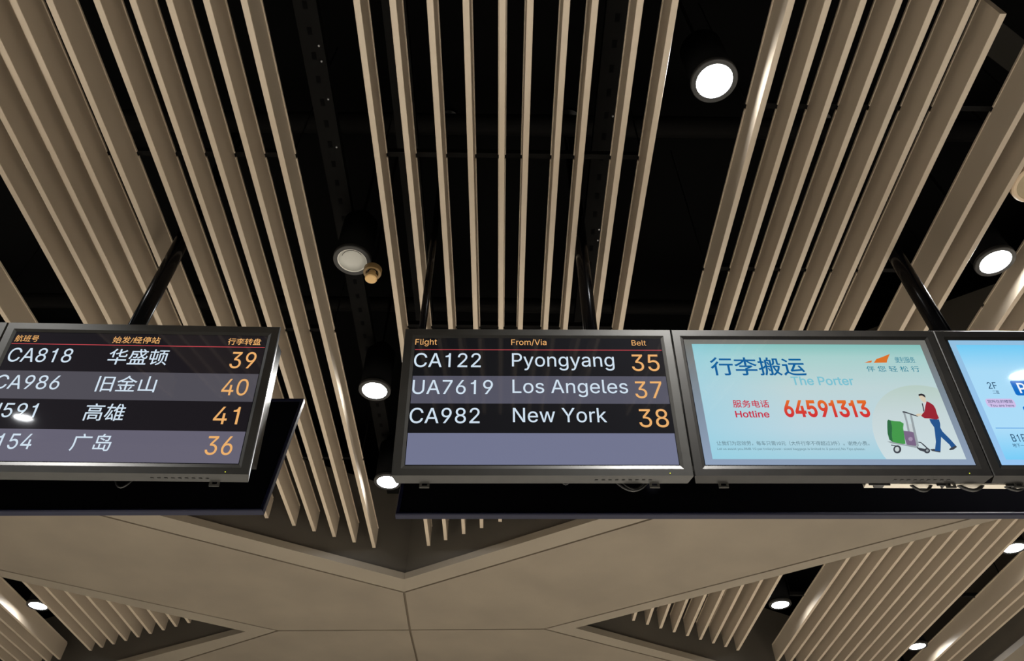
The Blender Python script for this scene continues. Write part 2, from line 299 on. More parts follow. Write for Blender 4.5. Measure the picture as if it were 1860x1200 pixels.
GLYPHS = {
'(': (273, ['89,207 92,264 101,324 114,384 132,441 153,494 177,539 236,539 212,485 191,428 174,370 161,313 154,258 151,207 154,161 160,115 172,67 188,16 209,-38 236,-96 177,-96 139,-21 111,55 95,131']),
')': (273, ['37,-96 64,-37 86,18 102,69 113,116 120,162 122,207 119,258 112,313 99,370 82,428 62,485 37,539 97,539 121,494 142,441 159,384 173,323 181,264 184,207 178,130 161,53 134,-22 97,-96']),
'-': (453, ['337,244 337,188 114,188 114,244']),
'.': (188, ['95,-4 78,-1 63,9 53,24 50,41 53,59 63,73 78,83 95,87 113,83 128,73 138,59 141,41 138,24 128,9 113,-1']),
'/': (249, ['235,533 71,-76 14,-76 178,533']),
'0': (453, ['227,-7 174,1 130,24 95,62 69,113 53,178 48,254 53,330 69,395 95,447 130,484 174,508 227,516 279,508 323,484 358,447 384,395 400,330 405,254 400,178 384,113 359,62 323,24 279,1', '227,50 261,56 290,74 313,103 330,144 340,194 344,254 340,314 330,365 313,405 290,435 261,453 227,460 192,453 163,435 140,405 123,365 113,314 109,254 113,194 123,144 140,103 163,74 192,56']),
'1': (453, ['276,509 276,0 212,0 212,366 104,366 104,410 150,417 184,434 208,464 222,509']),
'2': (453, ['64,0 64,47 234,229 282,282 299,305 311,327 318,348 320,371 317,397 308,419 293,436 273,449 250,457 224,460 196,457 172,447 153,433 139,413 130,390 127,362 66,362 71,405 86,442 111,473 143,496 182,511 225,516 268,511 306,497 337,474 361,445 376,411 381,372 378,345 371,318 357,290 336,259 267,180 153,60 153,57 389,57 389,0']),
'3': (453, ['218,-7 173,-3 133,10 98,30 70,57 52,91 44,132 109,132 115,107 126,87 144,71 165,59 191,52 219,50 248,53 275,61 297,74 315,93 325,116 329,145 326,172 316,196 299,217 275,234 242,244 201,248 157,248 157,299 288,448 288,452 70,452 70,509 372,509 372,461 211,278 211,289 264,288 308,276 344,253 371,222 387,186 393,145 387,103 370,66 344,36 309,12 266,-2']),
'4': (453, ['40,105 40,158 247,509 311,509 109,166 109,163 413,163 413,105', '282,0 282,121 282,146 282,318 343,318 343,0']),
'5': (453, ['221,-7 178,-2 140,11 108,32 83,60 66,93 60,130 122,130 127,108 138,89 154,73 173,60 196,52 221,50 250,53 276,64 298,82 314,104 324,131 328,162 324,193 314,221 297,244 275,262 248,273 218,277 192,275 167,268 145,258 128,246 67,253 96,509 366,509 366,452 151,452 134,301 136,301 155,315 178,325 203,331 229,334 263,330 294,321 321,306 345,285 364,260 379,231 388,199 391,163 385,117 369,76 343,41 309,15 268,-1']),
'6': (453, ['226,-7 182,-1 142,15 109,40 84,74 69,115 64,162 68,199 80,239 102,285 137,340 252,509 322,509 151,261 145,261 154,275 165,288 179,299 196,307 214,312 235,314 278,309 316,295 346,271 370,240 384,201 389,157 384,112 368,73 343,39 310,14 271,-2', '226,48 254,52 279,63 299,79 314,101 324,128 327,157 324,187 314,213 299,235 279,251 254,262 226,265 198,262 174,252 153,235 138,214 128,188 125,158 128,128 138,102 153,79 174,63 198,52']),
'7': (453, ['97,0 323,448 323,452 62,452 62,509 391,509 391,449 165,0']),
'8': (453, ['226,-7 178,-2 136,11 101,33 74,62 57,96 52,135 55,166 65,195 81,220 101,241 125,256 153,265 153,267 119,282 93,308 76,342 70,380 75,417 90,450 114,477 146,498 184,511 226,516 269,511 306,498 337,477 361,450 377,417 382,380 376,342 359,308 333,282 300,267 300,265 327,256 351,241 372,220 387,195 397,166 401,135 395,96 378,62 352,33 317,11 275,-2', '226,49 258,52 285,60 307,74 323,91 333,113 337,139 333,165 322,189 305,208 283,223 256,232 226,235 196,232 169,223 147,208 130,189 119,165 115,139 119,113 129,91 145,74 167,60 195,52', '226,290 252,292 274,300 293,313 307,330 316,351 319,376 316,399 308,420 294,437 275,449 252,457 226,460 200,457 177,449 159,437 145,420 136,399 133,376 136,351 145,330 159,313 178,300 201,292']),
'9': (453, ['226,516 271,510 310,494 343,468 368,434 384,393 389,347 385,309 373,270 350,224 315,168 200,0 130,0 301,248 307,248 299,234 287,221 273,210 257,202 238,196 218,195 175,199 137,214 106,237 83,269 68,307 64,352 69,397 85,436 110,469 143,494 182,510', '226,460 199,457 174,446 154,429 138,407 129,381 125,352 129,322 138,295 154,274 174,257 199,247 226,243 254,247 279,257 299,273 314,295 324,321 327,350 324,381 314,407 299,429 279,446 254,457']),
'A': (480, ['16,0 201,509 276,509 463,0 395,0 287,302 264,372 232,478 245,478 213,371 191,302 85,0', '110,142 110,199 370,199 370,142']),
'B': (456, ['60,0 60,509 241,509 289,504 329,491 359,469 381,442 394,410 398,374 395,344 387,320 373,301 356,286 336,275 315,267 315,262 339,257 363,245 385,227 402,203 414,173 418,136 413,100 400,67 377,39 344,18 301,4 247,0', '125,57 245,57 296,63 330,80 349,105 355,137 352,161 342,184 327,203 306,218 279,228 248,231 125,231', '125,285 238,285 265,288 288,296 308,309 323,326 333,348 336,372 330,403 313,429 283,446 240,452 125,452']),
'C': (510, ['267,-7 205,1 150,25 104,63 70,115 48,179 40,254 48,329 70,393 104,445 150,484 205,508 267,516 305,513 340,504 373,490 402,471 427,447 448,418 463,385 473,348 408,348 401,373 389,395 375,413 357,428 337,440 315,449 292,454 267,456 223,450 184,432 150,403 125,364 109,314 103,254 109,194 125,145 151,105 184,76 223,59 267,53 292,55 315,60 337,69 357,81 375,96 389,114 401,136 408,160 473,160 463,124 448,91 428,62 402,38 373,19 341,5 305,-4']),
'F': (410, ['60,0 60,509 369,509 369,452 125,452 125,278 346,278 346,221 125,221 125,0']),
'H': (517, ['60,0 60,509 125,509 125,289 392,289 392,509 457,509 457,0 392,0 392,232 125,232 125,0']),
'I': (180, ['58,0 58,509 122,509 122,0']),
'L': (393, ['60,0 60,509 125,509 125,57 361,57 361,0']),
'M': (628, ['60,0 60,509 152,509 277,187 287,159 299,123 311,84 322,49 307,49 318,83 330,121 342,158 352,187 476,509 568,509 568,0 504,0 504,291 504,327 505,369 506,413 507,457 513,457 498,409 482,363 467,322 456,291 342,0 286,0 170,291 159,321 145,361 129,408 112,457 119,457 120,416 121,372 122,328 122,291 122,0']),
'N': (523, ['60,0 60,509 136,509 343,183 363,151 388,107 414,55 405,54 401,108 399,157 399,195 399,509 463,509 463,0 387,0 202,290 177,331 148,381 108,452 119,454 122,384 124,328 125,291 125,0']),
'P': (445, ['60,0 60,509 235,509 289,503 332,487 366,462 390,430 404,391 409,348 404,304 390,265 366,233 332,207 289,191 235,186 109,186 109,242 233,242 269,246 297,256 318,272 333,294 342,319 344,348 342,376 333,402 318,423 297,439 268,449 232,452 125,452 125,0']),
'R': (449, ['60,0 60,509 236,509 290,504 333,489 367,465 390,433 405,395 409,352 405,309 390,271 367,240 333,217 289,203 236,198 96,198 96,255 234,255 269,258 298,267 319,281 334,300 342,324 345,352 342,380 334,405 319,425 298,440 269,449 233,452 125,452 125,0', '353,0 230,229 303,229 428,0']),
'T': (449, ['32,452 32,509 417,509 417,452 257,452 257,0 193,0 193,452']),
'U': (517, ['259,-8 203,-2 154,15 114,43 85,80 66,124 60,173 60,509 124,509 124,178 128,144 141,113 160,87 187,68 220,56 259,52 298,56 331,68 357,87 377,113 389,144 393,178 393,509 457,509 457,173 451,124 433,80 403,43 363,15 315,-2']),
'V': (480, ['204,0 16,509 84,509 192,206 215,137 248,31 235,31 267,138 290,206 395,509 463,509 278,0']),
'Y': (472, ['203,0 203,208 16,509 91,509 192,344 222,292 250,230 224,230 251,293 280,344 381,509 455,509 268,208 268,0']),
'a': (389, ['160,-9 126,-5 94,5 68,22 48,45 35,73 30,108 34,138 43,161 58,179 78,193 100,203 125,211 178,220 234,227 252,230 265,235 273,243 276,255 276,257 273,279 267,297 256,311 240,322 220,329 196,331 171,329 149,322 132,313 118,301 107,288 100,274 41,291 57,322 79,346 104,364 133,375 163,382 194,384 239,379 263,372 286,360 306,343 322,320 333,290 337,251 337,0 277,0 277,52 272,52 252,25 236,12 215,1 190,-6', '170,45 202,49 228,59 248,74 263,93 272,115 276,138 276,190 259,182 231,176 200,171 175,168 134,159 117,150 103,139 95,124 92,105 94,87 102,72 114,61 130,52 149,47']),
'b': (424, ['229,-8 198,-5 172,4 153,17 138,31 118,59 112,59 112,0 53,0 53,509 114,509 114,319 118,319 137,346 152,360 171,373 197,381 229,384 274,378 313,361 345,332 370,293 385,245 390,189 385,133 370,84 346,45 313,16 274,-2', '220,47 253,51 279,66 301,88 316,117 325,151 328,189 325,227 316,261 301,290 280,311 253,325 220,330 188,325 161,312 140,291 125,263 116,229 113,189 116,150 125,115 140,86 162,65 188,51']),
'c': (396, ['207,-8 159,-2 117,16 82,46 56,85 40,133 34,187 40,243 56,291 82,330 117,360 159,378 207,384 234,383 260,377 284,368 305,356 324,341 340,322 353,301 362,277 303,262 290,289 270,311 242,325 207,330 173,325 145,310 124,287 108,258 99,224 96,187 99,151 108,117 124,89 145,66 173,51 207,46 243,52 271,66 292,89 304,117 363,102 354,78 341,56 325,37 306,21 285,9 261,-1 235,-6']),
'd': (424, ['195,-8 151,-2 111,16 79,45 55,84 39,133 34,189 39,245 55,293 79,332 112,361 151,378 196,384 228,381 253,373 272,360 287,346 306,319 311,319 311,509 372,509 372,0 313,0 313,59 307,59 287,31 272,17 252,4 227,-5', '205,47 236,51 263,65 284,86 299,115 309,150 312,189 309,229 300,263 284,291 263,312 237,325 205,330 172,325 145,311 124,290 108,261 99,227 96,189 99,151 109,117 124,88 145,66 172,51']),
'e': (404, ['212,-8 161,-2 117,16 82,46 56,85 40,132 34,187 39,242 55,290 81,329 115,359 157,378 205,384 236,382 266,374 294,361 319,341 341,315 357,282 368,242 371,194 371,169 75,169 75,221 338,221 310,202 307,237 298,269 283,294 263,314 237,326 205,330 173,326 146,313 125,294 109,270 99,241 96,211 96,178 100,139 110,106 128,80 151,61 179,50 212,46 234,48 254,53 271,61 285,73 297,88 306,105 365,91 353,63 335,39 311,19 283,4 249,-5']),
'g': (425, ['207,-151 168,-148 134,-140 105,-127 82,-110 64,-91 51,-69 101,-41 122,-66 136,-78 154,-88 178,-95 207,-97 249,-92 282,-75 304,-47 311,-6 311,68 306,68 287,41 272,28 252,16 227,8 195,5 152,10 113,27 80,53 55,90 39,136 34,191 39,246 55,293 80,332 112,361 152,378 196,384 228,382 253,373 273,360 288,346 308,319 313,319 313,379 372,379 372,-9 367,-54 350,-90 324,-117 291,-136 251,-147', '205,59 237,63 264,75 285,95 300,121 309,154 312,193 309,231 300,264 285,291 264,312 237,325 205,330 172,325 145,312 124,290 109,262 99,229 96,193 99,155 109,123 124,96 145,76 172,63']),
'h': (410, ['114,227 114,0 53,0 53,509 114,509 114,287 102,287 124,332 152,362 187,379 227,384 264,380 295,369 321,349 341,321 353,285 357,240 357,0 296,0 296,235 290,275 273,304 246,323 210,329 184,326 161,317 141,303 126,283 117,257']),
'i': (167, ['53,0 53,379 114,379 114,0', '84,443 67,446 54,455 44,468 41,483 44,499 54,512 67,521 84,524 100,521 114,512 123,499 126,483 123,468 114,455 100,446']),
'k': (381, ['110,137 110,212 121,212 284,379 360,379 184,199 177,199', '53,0 53,509 114,509 114,0', '294,0 148,186 191,229 372,0']),
'l': (189, ['139,-2 101,3 74,20 58,47 53,84 53,509 114,509 114,99 115,77 120,62 130,54 146,52 160,53 170,54 181,3 162,-1']),
'm': (610, ['53,0 53,379 112,379 112,295 108,295 118,323 132,346 151,363 172,376 195,384 219,386 257,380 287,361 309,331 321,295 312,295 322,321 337,343 357,361 381,375 407,383 437,386 468,383 497,372 522,354 541,328 553,296 557,255 557,0 496,0 496,254 490,289 473,313 447,326 419,330 395,328 374,320 358,307 345,290 338,270 335,247 335,0 274,0 274,260 269,288 253,311 229,326 199,330 178,328 158,320 140,307 126,289 117,266 114,238 114,0']),
'n': (410, ['114,227 114,0 53,0 53,379 112,379 112,287 102,287 124,332 152,362 187,379 227,384 264,380 295,369 321,349 341,321 353,285 357,240 357,0 296,0 296,235 290,275 273,304 246,323 210,329 184,326 161,317 141,303 126,283 117,257']),
'o': (415, ['207,-8 159,-2 117,16 82,46 56,85 40,133 34,187 40,243 56,291 82,330 117,360 159,378 207,384 256,378 299,360 333,330 359,291 376,243 381,187 376,133 359,85 333,46 299,16 256,-2', '207,46 242,51 270,66 292,89 307,117 316,151 319,187 316,224 307,258 292,287 270,310 242,325 207,330 173,325 145,310 124,287 108,258 99,224 96,187 99,151 108,117 124,89 145,66 173,51']),
'p': (424, ['53,-143 53,379 112,379 112,319 118,319 137,346 152,360 171,373 197,381 229,384 274,378 313,361 345,332 370,293 385,245 390,189 385,133 370,84 346,45 313,16 274,-2 229,-8 198,-5 173,4 153,17 138,31 118,59 114,59 114,-143', '220,47 253,51 279,66 301,88 316,117 325,151 328,189 325,227 316,261 301,290 280,311 253,325 220,330 188,325 161,312 140,291 125,263 116,229 113,189 116,150 125,115 140,86 162,65 188,51']),
'r': (259, ['53,0 53,379 112,379 112,321 115,321 130,347 152,367 181,380 213,385 229,384 243,384 243,322 230,324 207,326 182,323 159,315 140,301 126,284 117,262 114,237 114,0']),
's': (365, ['182,-8 145,-5 112,3 84,18 62,38 45,63 36,94 94,107 105,79 124,60 150,49 181,45 217,50 244,62 262,81 268,103 265,121 254,136 237,147 212,155 149,170 104,186 72,208 53,237 47,274 51,305 65,332 87,354 115,370 149,381 187,384 223,381 254,372 279,358 299,339 314,316 324,290 268,277 258,298 243,316 219,328 187,333 156,329 131,317 114,299 109,277 112,258 124,243 144,232 172,223 229,209 275,194 306,171 325,142 331,107 326,75 312,47 290,24 260,6 223,-5']),
't': (227, ['204,379 204,327 6,327 6,379', '65,471 126,471 126,98 128,76 136,61 150,53 170,50 185,51 202,54 213,2 192,-3 168,-4 125,2 92,21 72,52 65,93']),
'u': (410, ['182,-5 146,-1 115,11 89,31 69,59 57,95 53,139 53,379 114,379 114,144 119,105 137,75 164,56 200,50 226,53 249,62 268,77 283,97 293,122 296,153 296,379 357,379 357,0 298,0 298,92 307,92 286,47 257,17 222,0']),
'v': (389, ['163,0 17,379 84,379 165,155 187,87 206,21 184,21 203,87 224,155 305,379 371,379 226,0']),
'w': (567, ['138,0 23,379 87,379 133,214 154,137 175,41 165,41 186,135 206,214 252,379 316,379 362,214 382,136 402,41 391,41 413,135 434,214 480,379 545,379 429,0 368,0 319,172 305,225 291,280 277,338 291,338 277,280 263,225 248,172 199,0']),
'x': (379, ['21,0 171,218 171,171 29,379 100,379 147,306 179,253 207,206 175,206 202,253 233,306 282,379 352,379 209,169 209,214 358,0 287,0 231,85 200,136 173,182 205,182 178,136 148,85 91,0']),
'y': (389, ['47,-139 61,-86 71,-87 88,-90 104,-89 118,-84 130,-74 141,-58 151,-36 163,-1 17,379 84,379 165,155 187,87 206,21 184,21 202,87 224,155 305,379 371,379 204,-58 191,-85 177,-107 159,-124 139,-136 117,-143 91,-145 65,-143']),
'z': (380, ['42,0 42,46 254,320 254,323 48,323 48,379 333,379 333,331 126,60 126,56 339,56 339,0']),
' ': (188, []),
}
# ================================================================== THE SETTING
Z_PANEL = EYE + 2.52            # underside of the solid ceiling panels
Z_SLAT = EYE + 2.70             # underside of the slats
Z_SLAB = EYE + 4.0              # black slab above the void

bm = bmesh.new(); add_box(bm, -16, 16, -16, 18, -0.1, 0.0)
struct('floor', bm, M['floor'])
bm = bmesh.new(); add_box(bm, -7.6, 7.6, -2.6, 9.8, Z_SLAB, Z_SLAB + 0.2)
struct('ceiling_slab', bm, M['void'], 'black concrete slab above the slats')
for nm, b in [('light_block_left', (-7.6, -7.5, -2.6, 9.8)), ('light_block_right', (7.5, 7.6, -2.6, 9.8)),
              ('light_block_front', (-7.6, 7.6, 9.7, 9.8)), ('light_block_back', (-7.6, 7.6, -2.6, -2.5))]:
    bm = bmesh.new(); add_box(bm, *b, Z_PANEL + 0.09, Z_SLAB)  # added boards that block world light from entering the void sideways
    struct(nm, bm, M['void'], 'added black board keeping side light out of the void above the slats')

# plan of the solid panels (metres, y away from the viewer); each line is y = a + b x
GROOVE_HEX_L = (5.6879, 0.5677); GROOVE_HEX_R = (4.8008, -0.6238)
EDGE_HEX_L = (5.4677, 0.5680); EDGE_HEX_R = (4.5990, -0.6310)
GROOVE_TRI_L_UP = (7.0150, 0.5685); GROOVE_TRI_L_LO = (4.7710, -0.6481)
EDGE_TRI_L_UP = (7.2432, 0.5940); EDGE_TRI_L_LO = (4.8052, -0.5589)
GROOVE_TRI_R_UP = (6.1248, -0.6410); GROOVE_TRI_R_LO = (5.7093, 0.5660)
EDGE_TRI_R_UP = (6.2700, -0.6475); EDGE_TRI_R_LO = (5.5270, 0.5919)


def yat(l, x):
    return l[0] + l[1] * x


def meet(l, m):
    x = (m[0] - l[0]) / (l[1] - m[1])
    return (x, yat(l, x))


GC = meet(GROOVE_HEX_L, GROOVE_HEX_R)
LC = meet(EDGE_HEX_L, EDGE_HEX_R)
NODE = (-0.757, 5.938)
GL = meet(GROOVE_TRI_L_UP, GROOVE_TRI_L_LO)
GR = meet(GROOVE_TRI_R_UP, GROOVE_TRI_R_LO)
AL = meet(EDGE_TRI_L_UP, EDGE_TRI_L_LO)
AR = meet(EDGE_TRI_R_UP, EDGE_TRI_R_LO)
XL, XR = -6.6, 7.3
XE = 4.43                       # right hand edge of the right triangle


def on(l, x):
    return (x, yat(l, x))


def inset(poly, d):
    """Shrink a convex polygon by d on every side."""
    n = len(poly)
    area = sum(poly[i][0] * poly[(i + 1) % n][1] - poly[(i + 1) % n][0] * poly[i][1] for i in range(n))
    if area < 0:
        poly = poly[::-1]
    out = []
    for i in range(n):
        p0, p1, p2 = Vector(poly[i - 1]), Vector(poly[i]), Vector(poly[(i + 1) % n])
        e1, e2 = (p1 - p0).normalized(), (p2 - p1).normalized()
        n1, n2 = Vector((-e1.y, e1.x)), Vector((-e2.y, e2.x))
        k = 1 + n1.dot(n2)
        out.append(tuple(p1 + (n1 + n2) * (d / max(k, 0.2))))
    return out


G = 0.009
PANELS = [
    ([GC, NODE, GL, on(GROOVE_TRI_L_UP, XL), on(GROOVE_HEX_L, XL)], 'long beige ceiling panel running up to the left below the left display'),
    ([GC, NODE, GR, on(GROOVE_TRI_R_UP, XR), on(GROOVE_HEX_R, XR)], 'long beige ceiling panel running up to the right below the poster display'),
    ([NODE, GL, on(GROOVE_TRI_L_LO, XL), (XL, 9.6), (-0.70, 9.6)], 'beige ceiling panel at the bottom left of the centre joint'),
    ([NODE, GR, on(GROOVE_TRI_R_LO, XE + 0.2), (XE + 0.2, 9.6), (-0.70, 9.6)], 'beige ceiling panel at the bottom right of the centre joint'),
    ([on(GROOVE_TRI_R_UP, XE + 0.2), on(GROOVE_TRI_R_UP, XR), (XR, 9.6), (XE + 0.2, 9.6)], 'beige ceiling panel in the far right corner'),
]
for poly, lab in PANELS:
    bm = bmesh.new(); add_prism(bm, inset(poly, G), Z_PANEL, Z_PANEL + 0.012)
    struct('ceiling', bm, M['panel'], lab)
# the strips that edge the three openings
TRIMS = [
    ([GC, LC, on(EDGE_HEX_L, XL), on(GROOVE_HEX_L, XL)], [(GC, 0), (LC, 1)], 'beige edge strip left of the corner of the large opening'),
    ([GC, LC, on(EDGE_HEX_R, XR), on(GROOVE_HEX_R, XR)], None, 'beige edge strip right of the corner of the large opening'),
    ([GL, AL, on(EDGE_TRI_L_UP, XL), on(GROOVE_TRI_L_UP, XL)], None, 'beige edge strip along the upper side of the left triangular opening'),
    ([GL, AL, on(EDGE_TRI_L_LO, XL), on(GROOVE_TRI_L_LO, XL)], None, 'beige edge strip along the lower side of the left triangular opening'),
    ([GR, AR, on(EDGE_TRI_R_UP, XE), on(GROOVE_TRI_R_UP, XE + 0.2)], None, 'beige edge strip along the upper side of the right triangular opening'),
    ([GR, AR, on(EDGE_TRI_R_LO, XE), on(GROOVE_TRI_R_LO, XE + 0.2)], None, 'beige edge strip along the lower side of the right triangular opening'),
    ([on(EDGE_TRI_R_UP, XE), on(GROOVE_TRI_R_UP, XE + 0.2), on(GROOVE_TRI_R_LO, XE + 0.2), on(EDGE_TRI_R_LO, XE)], None, 'beige edge strip at the far right end of the right triangular opening'),
]


def shift_groove(poly):
    """Pull the groove side of a strip back by half the joint width (points 0 and 3 lie on the groove)."""
    g0, e0, e1, g1 = [Vector(p) for p in poly]
    d = (e0 - g0); d2 = (e1 - g1)
    t = (g1 - g0).normalized()
    nrm = Vector((-t.y, t.x))
    if nrm.dot(e1 - g0) < 0:
        nrm = -nrm
    a = g0 + d * (G / max(abs(d.dot(nrm)), 1e-6))
    b = g1 + d2 * (G / max(abs(d2.dot(nrm)), 1e-6))
    return [tuple(a), tuple(e0), tuple(e1), tuple(b)]


for i, (poly, _, lab) in enumerate(TRIMS):
    bm = bmesh.new(); add_prism(bm, shift_groove(poly) if i < 6 else poly, Z_PANEL, Z_PANEL + 0.05)
    struct('trim_%d' % (i + 1), bm, M['lip'], lab)
# dark ground seen in the joints
for k, (poly, _) in enumerate(PANELS):
    bm = bmesh.new(); add_prism(bm, inset(poly, -(G - 0.0005)), Z_PANEL + 0.0125 + 0.0001 * k, Z_PANEL + 0.06)
    struct('ceiling_backing', bm, M['joint'], 'dark backing board above the panel joints')


# dark upstands round the openings
def upstand(name, p, q, away, lab):
    p, q, a = Vector(p), Vector(q), Vector(away)
    t = (q - p).normalized(); nrm = Vector((-t.y, t.x))
    if nrm.dot(a - p) < 0:
        nrm = -nrm
    p2, q2 = p + nrm * 0.02 - t * 0.03, q + nrm * 0.02
    bm = bmesh.new(); add_prism(bm, [p2, q2, q2 + nrm * 0.03, p2 + nrm * 0.03], Z_PANEL + 0.0605, Z_PANEL + 0.75)
    struct(name, bm, M['upstand'], lab)


upstand('wall_opening_left', LC, on(EDGE_HEX_L, XL), NODE, 'dark upstand behind the slat ends, left of the corner')
upstand('wall_opening_right', LC, on(EDGE_HEX_R, XR), NODE, 'dark upstand behind the slat ends, right of the corner')
upstand('wall_triangle_left_upper', AL, on(EDGE_TRI_L_UP, XL), GC, 'dark upstand on the upper side of the left triangle')
upstand('wall_triangle_left_lower', AL, on(EDGE_TRI_L_LO, XL), (-0.7, 9), 'dark upstand on the lower side of the left triangle')
upstand('wall_triangle_right_upper', AR, on(EDGE_TRI_R_UP, XE), GC, 'dark upstand on the upper side of the right triangle')
upstand('wall_triangle_right_lower', AR, on(EDGE_TRI_R_LO, XE), (-0.7, 9), 'dark upstand on the lower side of the right triangle')
upstand('wall_triangle_right_end', on(EDGE_TRI_R_UP, XE), on(EDGE_TRI_R_LO, XE), (7, 6), 'dark upstand at the far right end of the right triangle')

# ================================================================== SLATS
SW, SH = 0.0125, 0.15           # half width, height


def make_slat(x, y0, y1, joints, label, group):
    """One slat: a hollow box with a small top flange that is cut where the carrier rails pass."""
    bm = bmesh.new()
    c = 0.0015
    prof = [(-SW + c, 0), (SW - c, 0), (SW, c), (SW, SH), (-SW, SH), (-SW, c)]
    a = [bm.verts.new((px, y0, pz)) for px, pz in prof]
    b = [bm.verts.new((px, y1, pz)) for px, pz in prof]
    bm.faces.new(a); bm.faces.new(b[::-1])
    for i in range(6):
        bm.faces.new([a[i], a[(i + 1) % 6], b[(i + 1) % 6], b[i]])
    o = link_mesh('ceiling_baffle', bm, M['slat'])
    o.location = (x, 0, Z_SLAT)
    tag(o, label, 'ceiling slat', group)
    cuts = [y0] + sorted(j for j in joints if y0 < j < y1) + [y1 - 0.02]
    bm = bmesh.new()
    for i in range(len(cuts) - 1):
        s = cuts[i] + (0.011 if i else 0.0)
        e = cuts[i + 1] - (0.011 if i + 1 < len(cuts) - 1 else 0.0)
        if e - s > 0.03:
            add_box(bm, -SW - 0.005, SW + 0.005, s, e, SH - 0.003, SH + 0.006)
    f = link_mesh('top_flange', bm, M['slat'], o)
    return o


hexL = lambda x: 4.94 + 0.574 * (x + 0.93)
hexR = lambda x: 4.90 - 0.655 * (x + 0.56)
LEFT = [-2.173, -2.046, -1.914, -1.789, -1.658, -1.487, -1.357, -1.225, -1.091, -0.955]
MID = [-0.548, -0.418, -0.283, -0.153, -0.021, 0.080, 0.212, 0.315, 0.478, 0.604]
RIGHT = [1.024, 1.156, 1.284, 1.413, 1.546, 1.680, 1.812]
J_L = [-0.5, 0.6, 1.722, 2.817, 4.022]
J_M = [-0.4, 0.65, 1.712, 2.78, 3.9]
J_R = [-0.35, 0.55, 1.458, 2.350, 3.3]
make_slat(-2.571, -1.4, hexL(-2.571), J_L, 'lone beige ceiling slat at the far left beyond the wide dark gap', 'ceiling slats over the left display')
for i, x in enumerate(LEFT):
    make_slat(x, -1.4, hexL(x), J_L, '%s beige slat from the left in the slanted bank above the left flight display' % ORD[i], 'ceiling slats over the left display')
for i, x in enumerate(MID):
    make_slat(x, -1.4, hexR(x), J_M, '%s narrow beige slat from the left in the centre bank above the English flight display' % ORD[i], 'ceiling slats over the English flight display')
for i, x in enumerate(RIGHT):
    make_slat(x, 1.005 if i == 6 else -1.4, hexR(x), J_R,
              'beige slat with its near end showing, last on the right above the poster display' if i == 6 else
              '%s beige slat from the left in the bank above the porter poster display' % ORD[i], 'ceiling slats over the poster display')
for x, lab in [(2.073, 'beige slat between wide dark gap and last slat left of the right lamp'),
               (2.201, 'beige slat just left of the lit lamp near the right edge')]:
    make_slat(x, 1.12, hexR(x), J_R, lab, 'ceiling slats near the right edge')
for x, lab in [(2.567, 'beige slat lit by a streak, just right of the lamp at the right edge'),
               (2.695, 'beige slat in the far right corner above the blue display')]:
    make_slat(x, 1.30, hexR(x), [1.68, 2.58], lab, 'ceiling slats near the right edge')
# left triangular opening
tLs = lambda x: yat(EDGE_TRI_L_UP, x) - 0.01
tLe = lambda x: yat(EDGE_TRI_L_LO, x) - 0.075
tRs = lambda x: yat(EDGE_TRI_R_UP, x) - 0.01
tRe = lambda x: yat(EDGE_TRI_R_LO, x) - 0.05
for i, x in enumerate([-3.801, -3.670, -3.535, -3.396, -3.258, -3.123, -2.983, -2.850, -2.714]):
    make_slat(x, tLs(x), tLe(x), [6.05], '%s beige slat right of the lamp in the lower left triangular opening' % ORD[i], 'slats right of the lower left lamp')
for i, x in enumerate([-4.178, -4.312, -4.442, -4.580, -4.716]):
    make_slat(x, tLs(x), tLe(x), [6.25], '%s beige slat left of the lamp in the lower left triangular opening' % ORD[i], 'slats left of the lower left lamp')
for i, x in enumerate([1.133, 1.264, 1.392, 1.523, 1.656, 1.788, 1.920, 2.050, 2.180]):
    make_slat(x, tRs(x), tRe(x), [6.0], '%s beige slat from the left, left of the first lamp in the lower right opening' % ORD[i], 'slats left of the first lower right lamp')
for i, x in enumerate([2.616, 2.744, 2.873, 3.002, 3.130, 3.250, 3.370, 3.494, 3.610, 3.733]):
    make_slat(x, tRs(x), tRe(x) if x < 4.4 else 9, [5.975], '%s beige slat from the left between the two lamp gaps in the lower right opening' % ORD[i], 'slats between the lower right lamp gaps')
for i, x in enumerate([4.105, 4.235, 4.358]):
    make_slat(x, tRs(x), tRe(x), [5.985], '%s beige slat right of the corner lamp in the lower right opening' % ORD[i], 'slats right of the corner lamp')


# ================================================================== RAILS IN THE VOID
def carrier(x0, x1, y, z, label):
    t = thing('carrier_rail', label, 'rail', (0, y, z), 'black carrier rails above the slats')
    bm = bmesh.new(); add_box(bm, x0, x1, -0.012, 0.012, 0.0, 0.03)
    link_mesh('rail', bm, M['steel'], t)
    for x in (x0 + 0.012, x1 - 0.012):
        bm = bmesh.new(); add_tube(bm, [(x, 0, 0.03), (x, 0, Z_SLAB - z)], 0.004, 6)
        link_mesh('hanger', bm, M['steel'], t)


